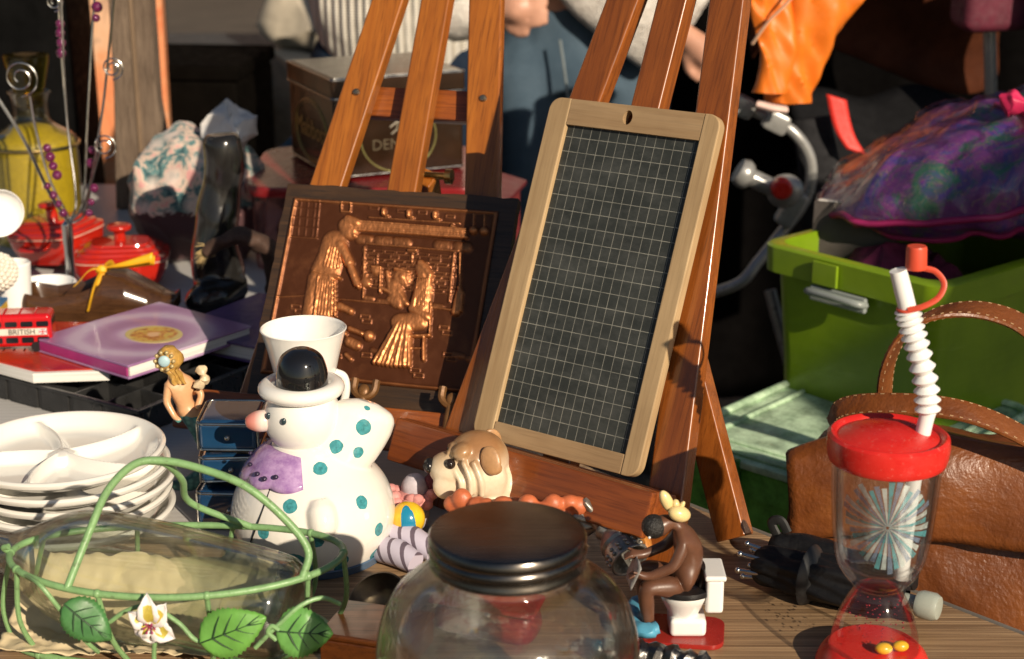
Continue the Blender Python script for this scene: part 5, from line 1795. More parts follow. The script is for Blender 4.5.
random.seed(9)
e0 = V((-0.3796, 2.0900, 0.1065))
for k in range(46):
    d = V((random.uniform(-.022, -.006), random.uniform(-.006, .006), random.uniform(-.026, .008)))
    b.tube([e0 + V((random.uniform(-.003, .004), random.uniform(-.006, .006), random.uniform(-.008, .008))), e0 + d * .6 + V((0, 0, .003)), e0 + d], [.0009, .0007, .0004], 5)
part('fringe', b, mat('straw fringe', (.50, .36, .16), .8), fr, world=True)

# ------------------------------------------------------------------ red tub with tin on top
rt = thing('red_tub', 'red lidded plastic tub with see-through sides under the dark tin', 'tub', (-.205, 2.50, 0))
RP = mat('deep red plastic', (.20, .012, .014), .25, 0, .15, 16, coat=.2)
b = MB()
m = Matrix.Translation((-.205, 2.50, 0))
b.prism([(x, y) for x, y in rrect(.36, .30, .05, 8)], .016, m @ Matrix.Translation((0, 0, .112)), bev=.004, axis='Z')
part('lid', b, RP, rt, world=True)
b = MB()
w = rrect(.335, .275, .045, 8); wi = rrect(.329, .269, .043, 8)
k = len(w)
vv = [m @ V((x, y, .002)) for x, y in w] + [m @ V((x * 1.02, y * 1.02, .111)) for x, y in w]
b.add(vv, [(i, (i + 1) % k, k + (i + 1) % k, k + i) for i in range(k)])
o = part('side_wall', b, clear_plastic('pinkish clear plastic', (.85, .62, .60), .15, .4, .28, (.45, .22, .20)), rt, world=True, recalc=False)
b = MB()
for (x, y, z, r) in ((-.31, 2.42, .04, .03), (-.26, 2.40, .05, .035), (-.18, 2.40, .045, .035), (-.12, 2.42, .04, .03)):
    b.sphere((x, y, z), (r, r * .8, r), n=16)
b.jitter(.012, 30, 2)
part('contents', b, mat('dark tub contents', (.10, .04, .03), .5, 0, .5, 30), rt, world=True)
tn = thing('tea_tin', 'square dark brown tin with gold oval lettering standing on the red tub', 'tin', (-.250, 2.395, .129), (0, 0, R(25)))
TS = .200
t = NT('printed dark tin'); v = t.coords()
c = t.ramp(t.noise(v, 18, 4), [(.3, (.018, .009, .004)), (.7, (.040, .017, .007))])
t.bsdf(c, t.ramp(t.noise(v, 40, 4), [(.3, .15), (.7, .28)]), .35, None, .3)
b = MB(); b.box((TS * .5 - .003, TS * .5, .058), (TS, TS, .116), bev=.004, seg=3)
part('can', b, t.m, tn)
b = MB(); b.box((TS * .5 - .003, TS * .5, .1305), (TS + .005, TS + .005, .027), bev=.003, seg=3)
l_ = part('lid', b, [t.m], tn)
b = MB(); b.box((TS * .5 - .003, TS * .5, .1445), (TS - .006, TS - .006, .0022), bev=.0008)
part('lid_top', b, mat('bare tin', (.50, .49, .46), .22, 1, .1, 14), l_)
b = MB()
for z in (.004, .1165, .1433):
    s = TS + (.005 if z > .1 else 0.002)
    q = [(x + TS * .5 - .003, y + TS * .5, z) for x, y in rrect(s, s, .006, 5)]
    b.tube(q, .0013, 8, closed=True)
part('rolled_edge', b, SILV, tn)
GOLD = mat('gold print', (.40, .27, .08), .35, .6)
def oval(cx, cz, a, c_, w): return [(cx + a * math.cos(2 * PI * k / 48), -.0002, cz + c_ * math.sin(2 * PI * k / 48)) for k in range(48)]
def on_left(b): b.b.transform(Matrix.Translation((-.0032, TS * .5, 0)) @ Matrix.Rotation(R(-90), 4, 'Z'))
b = MB(); b.tube(oval(0, .055, .072, .046, 0), .0011, 6, closed=True); b.tube(oval(0, .055, .067, .042, 0), .0006, 6, closed=True); on_left(b)
part('gold_oval', b, GOLD, tn)
b = text_mb('Mabbott', .040); b.b.transform(Matrix.Translation((0, -.0006, .056)) @ Matrix.Rotation(R(90), 4, 'X')); on_left(b)
part('lettering', b, GOLD, tn, recalc=False)
b = MB(); b.tube(oval(.095, .055, .058, .050, 0), .0014, 6, closed=True)
b.b.transform(Matrix.Translation((0, -.0004, 0)))
part('gold_ring', b, mat('olive gold print', (.22, .20, .07), .35, .4), tn)
b = text_mb('DEMARK', .022); b.b.transform(Matrix.Translation((.097, -.0006, .045)) @ Matrix.Rotation(R(90), 4, 'X'))
part('lettering', b, mat('dull gold print', (.11, .085, .05), .4, .4), tn, recalc=False)
b = MB()
for pts in ([(.082, -.0006, .070), (.094, -.0006, .078), (.104, -.0006, .074)], [(.094, -.0006, .078), (.092, -.0006, .066), (.102, -.0006, .062)], [(.092, -.0006, .066), (.084, -.0006, .060)], [(.100, -.0006, .080), (.106, -.0006, .084)]):
    b.tube(pts, .0016, 6)
part('emblem', b, mat('cream print', (.20, .17, .12), .4), tn)
# second red box to the right, behind the easel
rl = thing('red_box', 'small dark red plastic box with a slanting lid behind the left easel', 'box', (-.05, 2.50, 0))
b = MB(); b.box((-.055, 2.50, .103), (.13, .16, .010), (0, R(14), R(-12)), bev=.004)
part('lid', b, mat('dusty red plastic', (.12, .015, .02), .4, 0, .15, 16), rl, world=True)
b = MB(); b.box((-.055, 2.50, .0455), (.11, .14, .088), (0, 0, R(-12)), bev=.006)
part('case', b, mat('dusty red case', (.20, .03, .03), .4, 0, .15, 16), rl, world=True)

# ------------------------------------------------------------------ leather bag beyond the table edge
lb = thing('leather_bag', 'tan brown leather handbag with stitched straps behind the tumbler', 'bag', (.50, 1.60, -.240), (0, 0, R(-14)))
t = NT('tan leather'); v = t.coords()
n1 = t.noise(v, 7, 5, .65, .8); n2 = t.noise(v, 90, 5, .7)
c = t.ramp(n1, [(.3, (.085, .022, .005)), (.5, (.165, .048, .010)), (.72, (.25, .085, .020))])
c = t.mix(t.math('MULTIPLY', t.ramp(n2, [(.55, 0), (.75, 1)]), .35), c, (.09, .03, .01))
t.bsdf(c, t.ramp(n2, [(.3, .3), (.7, .5)]), 0, t.bump(t.math('ADD', t.noise(v, 210, 3, .6), t.math('MULTIPLY', t.noise(v, 22, 5, .6, 1.2), 2.0)), .42, .0025), .12)
LEA = t.m
b = MB()
bmesh_ = bmesh.new(); bmesh.ops.create_cube(bmesh_, size=1)
bmesh.ops.subdivide_edges(bmesh_, edges=bmesh_.edges[:], cuts=22, use_grid_fill=True)
for q in bmesh_.verts:
    x, y, z = q.co
    # superellipsoid-like puffed satchel
    ey = (1 - abs(2 * x) ** 6) ** .3 * (1 - abs(2 * z) ** 5) ** .35 if abs(x) < .5 and abs(z) < .5 else 0
    yy = y * (.45 + .55 * ey)
    cr_ = .020 * (max(0, abs(2 * x) - .8) / .2) ** 2
    zz = z * (1 - .16 * (max(0, abs(2 * x) - .7) / .3) ** 2)
    q.co = V((x * .45 * (1 - .10 * (z + .5) ** 2 - .05 * abs(2 * z) ** 4), yy * .17 * (1 - .35 * max(0, z) * 2), (zz + .5) * .285))
b.merge(bmesh_)
b.jitter(.012, 9, 2); b.jitter(.004, 30, 5)
for q in b.b.verts: q.co.z = max(.001, q.co.z)
part('body', b, LEA, lb)
b = MB()
def flapfn(u, v):
    x = -.215 + .43 * u
    s = v
    if s < .45: return V((x * (.93 + .07 * s / .45), .040 - .112 * (s / .45), .300 - .055 * (1 - s / .45) ** 1.5 - .030 * abs(2 * u - 1) ** 4 + .005 * math.sin(u * 9)))
    f = (s - .45) / .55
    return V((x * (1 - .02 * f), -.074 - .020 * math.sin(f * PI * .6) + .004 * math.sin(u * 13 + f * 3), .300 - .085 * f - .012 * math.sin(u * PI) - .030 * abs(2 * u - 1) ** 4))
b.grid(40, 18, flapfn)
b.jitter(.006, 16, 3)
o = part('flap', b, LEA, lb, recalc=False)
q = o.modifiers.new('Thick', 'SOLIDIFY'); q.thickness = .004
STITCH = mat('pale stitching', (.36, .22, .11), .7)
def strap(pts, w, twist=None):
    """flat leather strap along world points with stitched edges"""
    P = spline(pts, 10)
    n = len(P)
    b = MB(); s = MB()
    rows = []
    for i, p in enumerate(P):
        tdir = (P[min(n - 1, i + 1)] - P[max(0, i - 1)]).normalized()
        wd = V(twist) if twist else V((.25, .9, .35))
        wd = (wd - tdir * wd.dot(tdir)).normalized()
        nr = tdir.cross(wd)
        rows.append([p + wd * (w * a) + nr * (h * .0022) for a, h in ((-.5, 0), (-.46, 1), (-.2, 1.5), (.2, 1.5), (.46, 1), (.5, 0), (.46, -1), (.0, -1.2), (-.46, -1))])
        if i % 2 == 0 and i < n - 1:
            for a in (-.40, .40):
                for sg in (1, -1):
                    p0 = p + wd * (w * a) + nr * (.0027 * sg); p1 = P[i + 1] + wd * (w * a) + nr * (.0027 * sg)
                    s.tube([p0, p0.lerp(p1, .75)], .0006, 5)
    k = 9
    b.add([q for r_ in rows for q in r_], [(i * k + j, i * k + (j + 1) % k, (i + 1) * k + (j + 1) % k, (i + 1) * k + j) for i in range(n - 1) for j in range(k)] + [tuple(range(k))[::-1], tuple((n - 1) * k + j for j in range(k))])
    o = part('strap', b, LEA, lb, world=True)
    MW[o] = MW[lb]
    part('stitching', s, STITCH, o, world=True)
strap([(0.3718, 1.5850, 0.0451), (0.3659, 1.5800, 0.0891), (0.3670, 1.5750, 0.1302), (0.3832, 1.5750, 0.1629), (0.4190, 1.5800, 0.1796), (0.4640, 1.5850, 0.1781), (0.5082, 1.5900, 0.1561), (0.5592, 1.6000, 0.0977), (0.5811, 1.6000, 0.0285)], .030, (.55, .75, .1))
strap([(0.3092, 1.5450, 0.0761), (0.3169, 1.5400, 0.0944), (0.3485, 1.5200, 0.1068), (0.4002, 1.5000, 0.1111), (0.4417, 1.4950, 0.1020), (0.4857, 1.4950, 0.0800), (0.5279, 1.5000, 0.0477)], .024, (.0, .75, .55))
st_ = thing('grey_crate', 'grey plastic crate standing on the ground under the leather bag', 'crate', (.52, 1.62, -.725), (0, 0, R(-14)))
b = MB()
for (x, y, dx, dy) in ((0, -.125, .46, .012), (0, .125, .46, .012), (-.224, 0, .012, .238), (.224, 0, .012, .238)):
    b.box((x, y, .24), (dx, dy, .478), bev=.003)
b.box((0, 0, .474), (.436, .238, .010)); b.box((0, 0, .006), (.436, .238, .010))
part('shell', b, mat('grey crate plastic', (.08, .08, .085), .5), st_)

# ------------------------------------------------------------------ green storage boxes
GREEN = NT('lime green plastic'); v = GREEN.coords()
c = GREEN.ramp(GREEN.noise(v, 8, 5, .65), [(.3, (.13, .225, .006)), (.7, (.21, .33, .009))])
scr = GREEN.noise(GREEN.coords((8, 8, 160), (.3, .2, 0)), 1, 6, .8)
c = GREEN.mix(GREEN.math('MULTIPLY', GREEN.ramp(scr, [(.60, 0), (.70, 1)]), .4), c, (.28, .36, .08))
c = GREEN.mix(GREEN.math('MULTIPLY', GREEN.ramp(GREEN.noise(v, 16, 7, .8), [(.55, 0), (.75, 1)]), .4), c, (.10, .12, .03))
GREEN.bsdf(c, GREEN.ramp(scr, [(.4, .3), (.7, .55)]), 0, GREEN.bump(GREEN.noise(v, 60, 3), .08, .001), .1)
def open_tub(name, label, loc, yaw, w, d, h, m, lip=.014, taper=.90, cat='storage box'):
    o = thing(name, label, cat, loc, (0, 0, yaw))
    b = MB()
    def rg(k, z, grow=0, r=.028):
        W_, D_ = w * k + grow, d * k + grow
        return [V((x + w / 2, y + d / 2, z)) for x, y in rrect(W_, D_, r, 6)]
    rings = [rg(taper, 0), rg(taper * .5 + .5 - .01, h * .55), rg(.985, h - .036), rg(.985, h - .036, 2 * lip), rg(.99, h - .003, 2 * lip), rg(.985, h, 2 * lip - .006), rg(.985, h, -.006), rg(.975, h - .03, -.008), rg(taper, .004, -.008)]
    k = len(rings[0])
    b.add([p for r_ in rings for p in r_], [(i * k + j, i * k + (j + 1) % k, (i + 1) * k + (j + 1) % k, (i + 1) * k + j) for i in range(len(rings) - 1) for j in range(k)] + [tuple(range(k))[::-1], tuple((len(rings) - 1) * k + j for j in range(k))])
    part('tub', b, m, o)
    return o
gt = open_tub('green_bin', 'tall lime green plastic bin with a grey handle under the patterned bundle', (.336, 2.158, -.238), R(-49.5), .268, .40, .338, GREEN.m, .012, .90)
b = MB()
b.tube(spline([(.085, -.008, .290), (.088, -.022, .294), (.125, -.026, .296), (.162, -.022, .294), (.165, -.008, .290)], 6), .0062, 12, flat=.8)
b.box((.125, -.010, .290), (.088, .008, .020), bev=.003)
part('handle', b, mat('grey handle plastic', (.26, .29, .28), .3, 0, .1), gt)
b = MB()
for x in (.135,): b.box((x - .03, -.0135, .318), (.04, .005, .030), bev=.002)
part('rim_catch', b, GREEN.m, gt)
LID_C = clear_plastic('smoky clear lid plastic', (.62, .74, .64), .2, .4, .80, (.60, .80, .56))
TUBG = clear_plastic('green clear plastic', (.36, .70, .30), .2, .4, .70, (.26, .72, .14))
def lidded(label, loc, yaw, w, d, h):
    o = open_tub('lidded_box', label, loc, yaw, w, d, h - .012, TUBG, .008, .93)
    o['group'] = 'clear green lidded boxes'
    b = MB()
    m = Matrix.Translation((w / 2, d / 2, h - .0115))
    b.prism(rrect(w + .026, d + .026, .034, 8), .010, m, bev=.003, axis='Z')
    for i in range(48):
        pass
    q = [(x + w / 2, y + d / 2, h + .002) for x, y in rrect(w - .01, d - .01, .03, 8)]
    b.tube(q, .006, 10, closed=True, flat=.8)
    q = [(x + w / 2, y + d / 2, h + .0) for x, y in rrect(w - .07, d - .07, .03, 8)]
    b.tube(q, .004, 10, closed=True, flat=.8)
    part('lid', b, LID_C, o)
    b = MB()
    for s in (0, 1):
        b.box((w * (.3 + .4 * s), -.014, h - .022), (.045, .010, .046), bev=.003)
    part('clip', b, mat('green clip', (.06, .22, .04), .35), o)
    b = MB()
    random.seed(int(h * 1000))
    for k in range(9):
        b.box((random.uniform(.06, w - .06), random.uniform(.06, d - .06), random.uniform(.03, h * .6)), (.07, .06, .05), (random.uniform(-.4, .4), random.uniform(-.4, .4), random.uniform(0, 3)), bev=.004)
    part('contents', b, [mat('packed goods', (.10, .13, .11), .6, 0, .6, 18)], o)
    return o
lidded('clear green plastic box with cloudy lid, upper one behind the easel leg', (.195, 1.965, -.405), R(-42), .30, .38, .31)
lidded('clear green plastic box with cloudy lid, lower one on the ground', (.19, 1.97, -.72), R(-42), .31, .39, .310)
ct = thing('black_crate', 'black plastic crate on the ground carrying the lime green bin', 'crate', (.36, 2.16, -.72), (0, 0, R(-49.5)))
b = MB()
for (x, y, dx, dy) in ((.12, .006, .24, .012), (.12, .374, .24, .012), (.006, .19, .012, .356), (.234, .19, .012, .356)):
    for z in (.05, .16, .27, .38, .455): b.box((x, y, z), (dx, dy, .05 if z < .45 else .048), bev=.003)
for (x, y) in ((.01, .01), (.23, .01), (.01, .37), (.23, .37)): b.box((x, y, .24), (.016, .016, .478), bev=.002)
b.box((.12, .19, .472), (.23, .36, .008))
part('slats', b, BLACKP, ct)
# things in the bin
gbk = thing('grey_book', 'grey hardback standing up in the lime green bin', 'book', (.42, 2.20, -.10), (R(-6), 0, R(-24)))
b = MB(); b.box((.03, 0, .12), (.11, .022, .24), bev=.002)
part('cover', b, mat('grey brown cover', (.065, .055, .050), .6), gbk)
b = MB(); b.box((.032, 0, .2402), (.104, .016, .002))
part('pages', b, PAGE.m, gbk)
mc = thing('magenta_cloth', 'crumpled dark magenta cloth lying in the lime green bin', 'cloth', (.50, 2.17, -.02))
b = MB(); b.sphere((0, 0, .03), (.11, .09, .07), (0, 0, -.8), 36); b.jitter(.03, 18, 4); b.jitter(.01, 60, 4)
part('folds', b, mat('magenta cloth', (.13, .012, .05), .8, 0, .4, 40, .3), mc)

# patterned bundle on the bin
pbn = thing('patterned_bundle', 'bundled purple and green patterned cushion in clear plastic with pink piping', 'cushion', (.655, 2.22, .178))
t = NT('purple patterned cloth'); v = t.coords()
vo = t.n('ShaderNodeTexVoronoi'); vo.inputs['Scale'].default_value = 16
vn = t.n('ShaderNodeTexVoronoi', feature='DISTANCE_TO_EDGE'); vn.inputs['Scale'].default_value = 24
wv = t.noise(v, 6, 4, .6, 1.2)
dv_ = t.n('ShaderNodeVectorMath', operation='ADD')
t.l(v, dv_.inputs[0])
nz = t.n('ShaderNodeTexNoise'); nz.inputs['Scale'].default_value = 10; t.l(v, nz.inputs['Vector'])
sc_ = t.n('ShaderNodeVectorMath', operation='SCALE'); t.l(nz.outputs['Color'], sc_.inputs[0]); sc_.inputs['Scale'].default_value = .12
t.l(sc_.outputs[0], dv_.inputs[1])
t.l(dv_.outputs[0], vo.inputs['Vector']); t.l(dv_.outputs[0], vn.inputs['Vector'])
seph = t.n('ShaderNodeSeparateColor'); t.l(vo.outputs['Color'], seph.inputs[0])
c1 = t.noise(v, 9, 5, .65, 1.5); c2 = t.noise(t.coords((1, 1, 1), (0, 0, 1), (3, 1, 2)), 13, 5, .7, 1.2)
c = t.ramp(c1, [(.32, (.09, .03, .16)), (.45, (.18, .04, .19)), (.55, (.06, .04, .22)), (.68, (.24, .035, .16))])
c = t.mix(t.ramp(c2, [(.52, 0), (.62, .9)]), c, (.02, .12, .06))
c = t.mix(t.ramp(c2, [(.33, .9), (.42, 0)]), c, (.018, .06, .24))
sqz = t.noise(t.coords((1, 1, 1), (0, .3, .2), (5, 0, 0)), 24, 3, .5, 3.0)
c = t.mix(t.ramp(t.math('ABSOLUTE', t.math('SUBTRACT', sqz, .5)), [(.0, .55), (.018, 0)]), c, (.26, .20, .12))
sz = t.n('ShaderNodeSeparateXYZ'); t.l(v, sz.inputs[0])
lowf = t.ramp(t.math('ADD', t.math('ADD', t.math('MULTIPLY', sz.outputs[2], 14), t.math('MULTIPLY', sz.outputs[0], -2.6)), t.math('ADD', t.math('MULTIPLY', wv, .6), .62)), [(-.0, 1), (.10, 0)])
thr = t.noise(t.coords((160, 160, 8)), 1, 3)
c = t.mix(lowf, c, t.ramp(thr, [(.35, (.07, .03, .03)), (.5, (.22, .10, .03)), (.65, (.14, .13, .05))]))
t.bsdf(c, .45, 0, t.bump(t.noise(v, 30, 5), .5, .006), .5)
BT = Matrix.Rotation(R(-30), 3, 'Z') @ Matrix.Rotation(R(-11), 3, 'Y') @ Matrix.Rotation(R(8), 3, 'X')
def pillow(u, v, side, grow=0):
    """flat cushion: u runs round the seam, v from seam to the middle"""
    a = 2 * PI * u
    c_, s_ = math.cos(a), math.sin(a)
    k = (abs(c_) ** 3.2 + abs(s_) ** 3.2) ** (-1 / 3.2)
    rr = 1 - v
    x, y = k * c_ * rr * .235, k * s_ * rr * .170
    z = side * (.118 if side > 0 else .080) * (1 - rr ** 2.2) ** .60 * (.78 + .5 * (x / .235) * .6)
    p = V((x, y, z))
    q = p * 9 + V((3, 1, 4))
    p = p + noise.noise_vector(q) * .020 + noise.noise_vector(p * 26 + V((1, 5, 2))) * .007
    # puckers running in from the seam
    p.z += side * .003 * math.sin(a * 23 + 2 * math.sin(a * 5)) * min(1, v * 6) * max(0, 1 - v * 2.2)
    if grow: p = p + V((x * .02, y * .02, side * grow)) + noise.noise_vector(p * 55) * .006
    return BT @ p
b = MB()
for side in (1, -1): b.grid(110, 26, lambda u, v: pillow(u, min(v, .9999), side))
bmesh.ops.remove_doubles(b.b, verts=b.b.verts[:], dist=.0002)
part('cover', b, t.m, pbn)
b = MB()
b.grid(150, 40, lambda u, v: pillow(u, min(v, .9999), 1, .006))
part('plastic_wrap', b, clear_plastic('crinkled clear film', (.97, .97, .97), .08, .2), pbn, recalc=False, sharp=3)
PINK = mat('magenta piping', (.32, .02, .11), .4, 0, .15)
b = MB(); b.tube([pillow(k / 160, .0, 1) for k in range(160)], .0048, 10, closed=True)
part('piping', b, PINK, pbn)
b = MB(); b.tube([pillow(.60 + .33 * k / 60, .10 + .10 * math.sin(k * .09), -1) + V((0, 0, -.002)) for k in range(61)], .0042, 10)
part('piping', b, PINK, pbn)
b = MB(); b.tube([pillow(.86 - .05 * (k / 40), .04 + .9 * k / 40, 1) + V((0, 0, .003)) for k in range(41)], .0040, 10)
part('piping', b, PINK, pbn)
b = MB(); b.sphere((0.6394, 2.1600, 0.2815), (.022, .014, .014), n=20); b.jitter(.010, 60, 1)
part('pink_knot', b, mat('bright pink ribbon', (.55, .02, .09), .5, 0, .2), pbn, world=True)

# ------------------------------------------------------------------ pushchair in the shade
pc = thing('pushchair', 'black pushchair with grey tube frame, red catch and rust brown hood', 'pushchair', (.62, 2.85, -.72))
GT = mat('grey tube', (.32, .32, .31), .32, .4, .1)
def tubes(nm, pts, r, m, seg=8):
    b = MB(); b.tube(spline(pts, seg), r, 14)
    return part(nm, b, m, pc, world=True)
tubes('frame_tube', [(0.3087, 2.7200, 0.2075), (0.3564, 2.7100, 0.1851), (0.4038, 2.7000, 0.1659), (0.4464, 2.6900, 0.1437), (0.4755, 2.6900, 0.1048), (0.4810, 2.6900, 0.0607), (0.4686, 2.6900, 0.0211), (0.4367, 2.6800, -0.0197), (0.3971, 2.6600, -0.0645), (0.3711, 2.6500, -0.0935), (0.3295, 2.6600, -0.1149), (0.2912, 2.6800, -0.1241)], .0095, GT)
tubes('frame_tube', [(0.8025, 2.9500, 0.3872), (0.8178, 2.9500, 0.2862), (0.8321, 2.9500, 0.1570), (0.8468, 2.9500, 0.0243), (0.8791, 2.9500, -0.2711)], .011, GT)
tubes('frame_tube', [(0.4563, 2.9000, -0.1811), (0.5129, 2.8500, -0.4076), (.50, 2.70, -.64)], .011, GT)
tubes('frame_tube', [(0.8138, 3.0000, -0.1345), (.86, 3.0, -.3), (.86, 2.95, -.64)], .011, GT)
b = MB(); b.tube([(0.3588, 2.6600, 0.0868), (0.3669, 2.6600, 0.0819), (0.3751, 2.6600, 0.0755), (0.3815, 2.6600, 0.0738), (0.4434, 2.6600, 0.0446)], [.020, .024, .022, .0145, .0145], 18)
part('grip', b, GT, pc, world=True)
c_ = V((0.4359, 2.6550, 0.0522))
b = MB()
b.sphere(c_ + V((0, .006, 0)), (.030, .018, .028), n=24)
b.box(c_ + V((.012, .012, -.030)), (.034, .026, .062), (0, .5, 0), bev=.008)
part('hinge_joint', b, GT, pc, world=True)
for cc_ in ((0.4202, 2.6900, 0.1581), (0.3650, 2.6900, 0.1838)):
    b = MB(); b.box(V(cc_), (.042, .028, .034), (0, .45, 0), bev=.008)
    part('tube_clamp', b, GT, pc, world=True)
b = MB(); m = Matrix.Translation((0.4252, 2.6300, 0.0628)) @ Matrix.Rotation(R(90), 4, 'X')
b.lathe([(0, .008), (.012, .008), (.0165, .004), (.017, -.010), (0, -.010)], 28, m)
part('red_button', b, RED, pc, world=True)
BLKC = mat('black pushchair cloth', (.010, .010, .011), .8, 0, .3, 40, .3, 200, spec=.08)
b = MB()
def seat(u, v):
    x = .50 + .42 * u; z = .12 - .52 * v
    return V((x + .03 * math.sin(v * 4), 2.86 + .22 * (1 - v) - .22 * math.sin(v * PI * .8) + .05 * math.sin(u * PI), z + .012 * math.sin(u * 14)))
b.grid(30, 30, seat)
o = part('seat', b, BLKC, pc, world=True, recalc=False)
q = o.modifiers.new('Thick', 'SOLIDIFY'); q.thickness = .02
b = MB(); b.tube(spline([(0.4860, 2.7400, 0.1554), (0.4977, 2.7300, 0.0883), (0.5087, 2.7300, 0.0049), (0.5036, 2.7400, -0.0828), (0.4986, 2.7600, -0.2111)], 8), [.034] * 33, 16, flat=.5, up=(0, 1, 0))
part('side_pad', b, mat('charcoal cloth pad', (.022, .022, .024), .8, 0, .3, 60, .3, spec=.08), pc, world=True)
b = MB()
def strapf(u, v):
    p = spline([(0.5153, 2.7000, 0.1964), (0.5227, 2.6950, 0.1636), (0.5329, 2.6900, 0.1356), (0.5494, 2.6850, 0.1107)], 6)
    i = min(len(p) - 1, int(v * (len(p) - 1) + .5))
    return p[i] + V((.032 * (u - .5), 0, -.010 * (u - .5)))
b.grid(4, 18, strapf)
o = part('red_strap', b, mat('red webbing', (.62, .025, .015), .55, 0, .1, 80, .2), pc, world=True, recalc=False)
q = o.modifiers.new('Thick', 'SOLIDIFY'); q.thickness = .004
b = MB()
def hood(u, v):
    a = PI * u
    return V((.70 - .24 * math.cos(a), 3.30 - .12 * math.sin(a) + .02 * math.sin(v * 9), .165 + .05 * math.sin(a * 2) + .33 * v))
b.grid(40, 16, hood)
o = part('hood', b, mat('rust brown hood cloth', (.060, .018, .008), .85, 0, .3, 20, .3, 60, spec=.08), pc, world=True, recalc=False)
q = o.modifiers.new('Thick', 'SOLIDIFY'); q.thickness = .006
for (x, y) in ((.48, 2.66), (.88, 2.66), (.50, 3.05), (.86, 3.05)):
    b = MB(); b.tube([(x, y + .085 * math.cos(2 * PI * k / 36), -.627 + .085 * math.sin(2 * PI * k / 36)) for k in range(36)], .014, 12, closed=True)
    b.lathe([(0, -.012), (.02, -.012), (.02, .012), (0, .012)], 20, Matrix.Translation((x, y, -.627)) @ Matrix.Rotation(R(90), 4, 'Y'))
    for k in range(5):
        a_ = 2 * PI * k / 5
        b.tube([(x, y, -.627), (x, y + .08 * math.cos(a_), -.627 + .08 * math.sin(a_))], .005, 8)
    part('wheel', b, BLACKP, pc, world=True)
oj = thing('orange_jacket', 'bright orange jacket draped over the grey pushchair handle', 'jacket', (.44, 2.70, .20))
ORANGE = mat('orange nylon', (.72, .17, .012), .5, 0, .1, 18, .25, 30)
def lobe(cx0, cx1, z0, z1, w0, w1, yb, seed):
    b = MB()
    def f(u, v):
        a = 2 * PI * u
        z = z0 + (z1 - z0) * v
        cx = cx0 + (cx1 - cx0) * v + .012 * math.sin(v * 5 + seed)
        w = w0 + (w1 - w0) * v
        return V((cx + w * math.cos(a), yb + w * .55 * math.sin(a), z))
    b.grid(40, 44, f)
    bmesh.ops.remove_doubles(b.b, verts=b.b.verts[:], dist=.0004)
    for q in b.b.verts:
        p = q.co
        fold = noise.noise(V((p.x * 26 + seed, p.y * 20, p.z * 7))) * .016 + noise.noise(V((p.x * 60 + p.z * 25, seed, p.z * 22))) * .006
        q.co = p + V((fold * .6, -fold * 1.4, fold * .5))
    return b
b = lobe(.490, .440, .44, .195, .075, .034, 2.66, 1.0)
part('body', b, ORANGE, oj, world=True, recalc=True)
b = lobe(.405, .393, .43, .215, .040, .028, 2.63, 4.0)
part('sleeve', b, ORANGE, oj, world=True)
b = MB()
b.tube(spline([(0.3642, 2.6000, 0.2944), (0.3869, 2.6000, 0.3276), (0.4129, 2.6000, 0.3545), (0.4326, 2.6000, 0.3812)], 6), .006, 8, flat=.4)
part('pale_piping', b, mat('pale orange piping', (.75, .48, .30), .5), oj, world=True)
b = MB(); b.tube(spline([(0.3822, 2.6450, 0.1949), (0.4051, 2.6400, 0.1895), (0.4279, 2.6450, 0.1855)], 6), .009, 10, flat=.7)
part('cuff_trim', b, mat('pink white lining', (.70, .50, .44), .6), oj, world=True)
# hanging bits further right
bgm = thing('burgundy_bag', 'burgundy fabric bag hanging above the patterned bundle', 'bag', (.82, 2.9, .33))
b = MB(); b.box((.0, .03, .05), (.13, .07, .22), bev=.02, seg=4); b.jitter(.012, 16, 2)
part('pouch', b, mat('burgundy cloth', (.10, .010, .025), .75, 0, .3, 30, .3), bgm)
b = MB(); b.tube(spline([(-.04, .03, .15), (-.03, .03, .30), (.03, .03, .30), (.04, .03, .15)], 6), .006, 8)
part('carry_loop', b, mat('burgundy webbing', (.08, .010, .02), .7), bgm)
bcl = thing('blue_towel', 'blue cloth hanging at the right edge beside the grey pole', 'cloth', (.92, 2.85, .25))
b = MB()
b.grid(24, 24, lambda u, v: V((-.055 + .20 * u, .02 * math.sin(u * 14), .22 - .46 * v)))
o = part('folds', b, mat('teal blue cloth', (.05, .19, .30), .7, 0, .15, 30, .2), bcl, recalc=False)
q = o.modifiers.new('Thick', 'SOLIDIFY'); q.thickness = .006

# ------------------------------------------------------------------ dark cloth stall behind
def curtain(name, label, x0, x1, y, z0, z1, m, ph, cat='backdrop'):
    o = thing(name, label, cat, ((x0 + x1) / 2, y, z0))
    b = MB()
    n = int((x1 - x0) / .03)
    b.grid(n, 24, lambda u, v: V((x0 + (x1 - x0) * u, y + .045 * math.sin(u * (x1 - x0) * 11 + ph) + .02 * math.sin(u * (x1 - x0) * 29 + v * 2), z0 + (z1 - z0) * v)))
    part('drape', b, m, o, world=True, recalc=False)
    b = MB(); b.tube([(x0 - .05, y, z1 + .012), (x1 + .05, y, z1 + .012)], .016, 12)
    part('rail', b, GT, o, world=True)
    for x in (x0 - .04, x1 + .04):
        b = MB(); b.tube([(x, y, -.72), (x, y, z1 + .01)], .015, 12)
        part('pole', b, GT, o, world=True)
    return o
DARK = mat('black stall cloth', (.0025, .0022, .0022), .95, 0, .4, 14, .2, 120, spec=.02)
curtain('stall_curtain', 'black cloth curtain hung as the back of the stall at the right', .30, 2.6, 3.75, -.70, 1.5, DARK, 0)

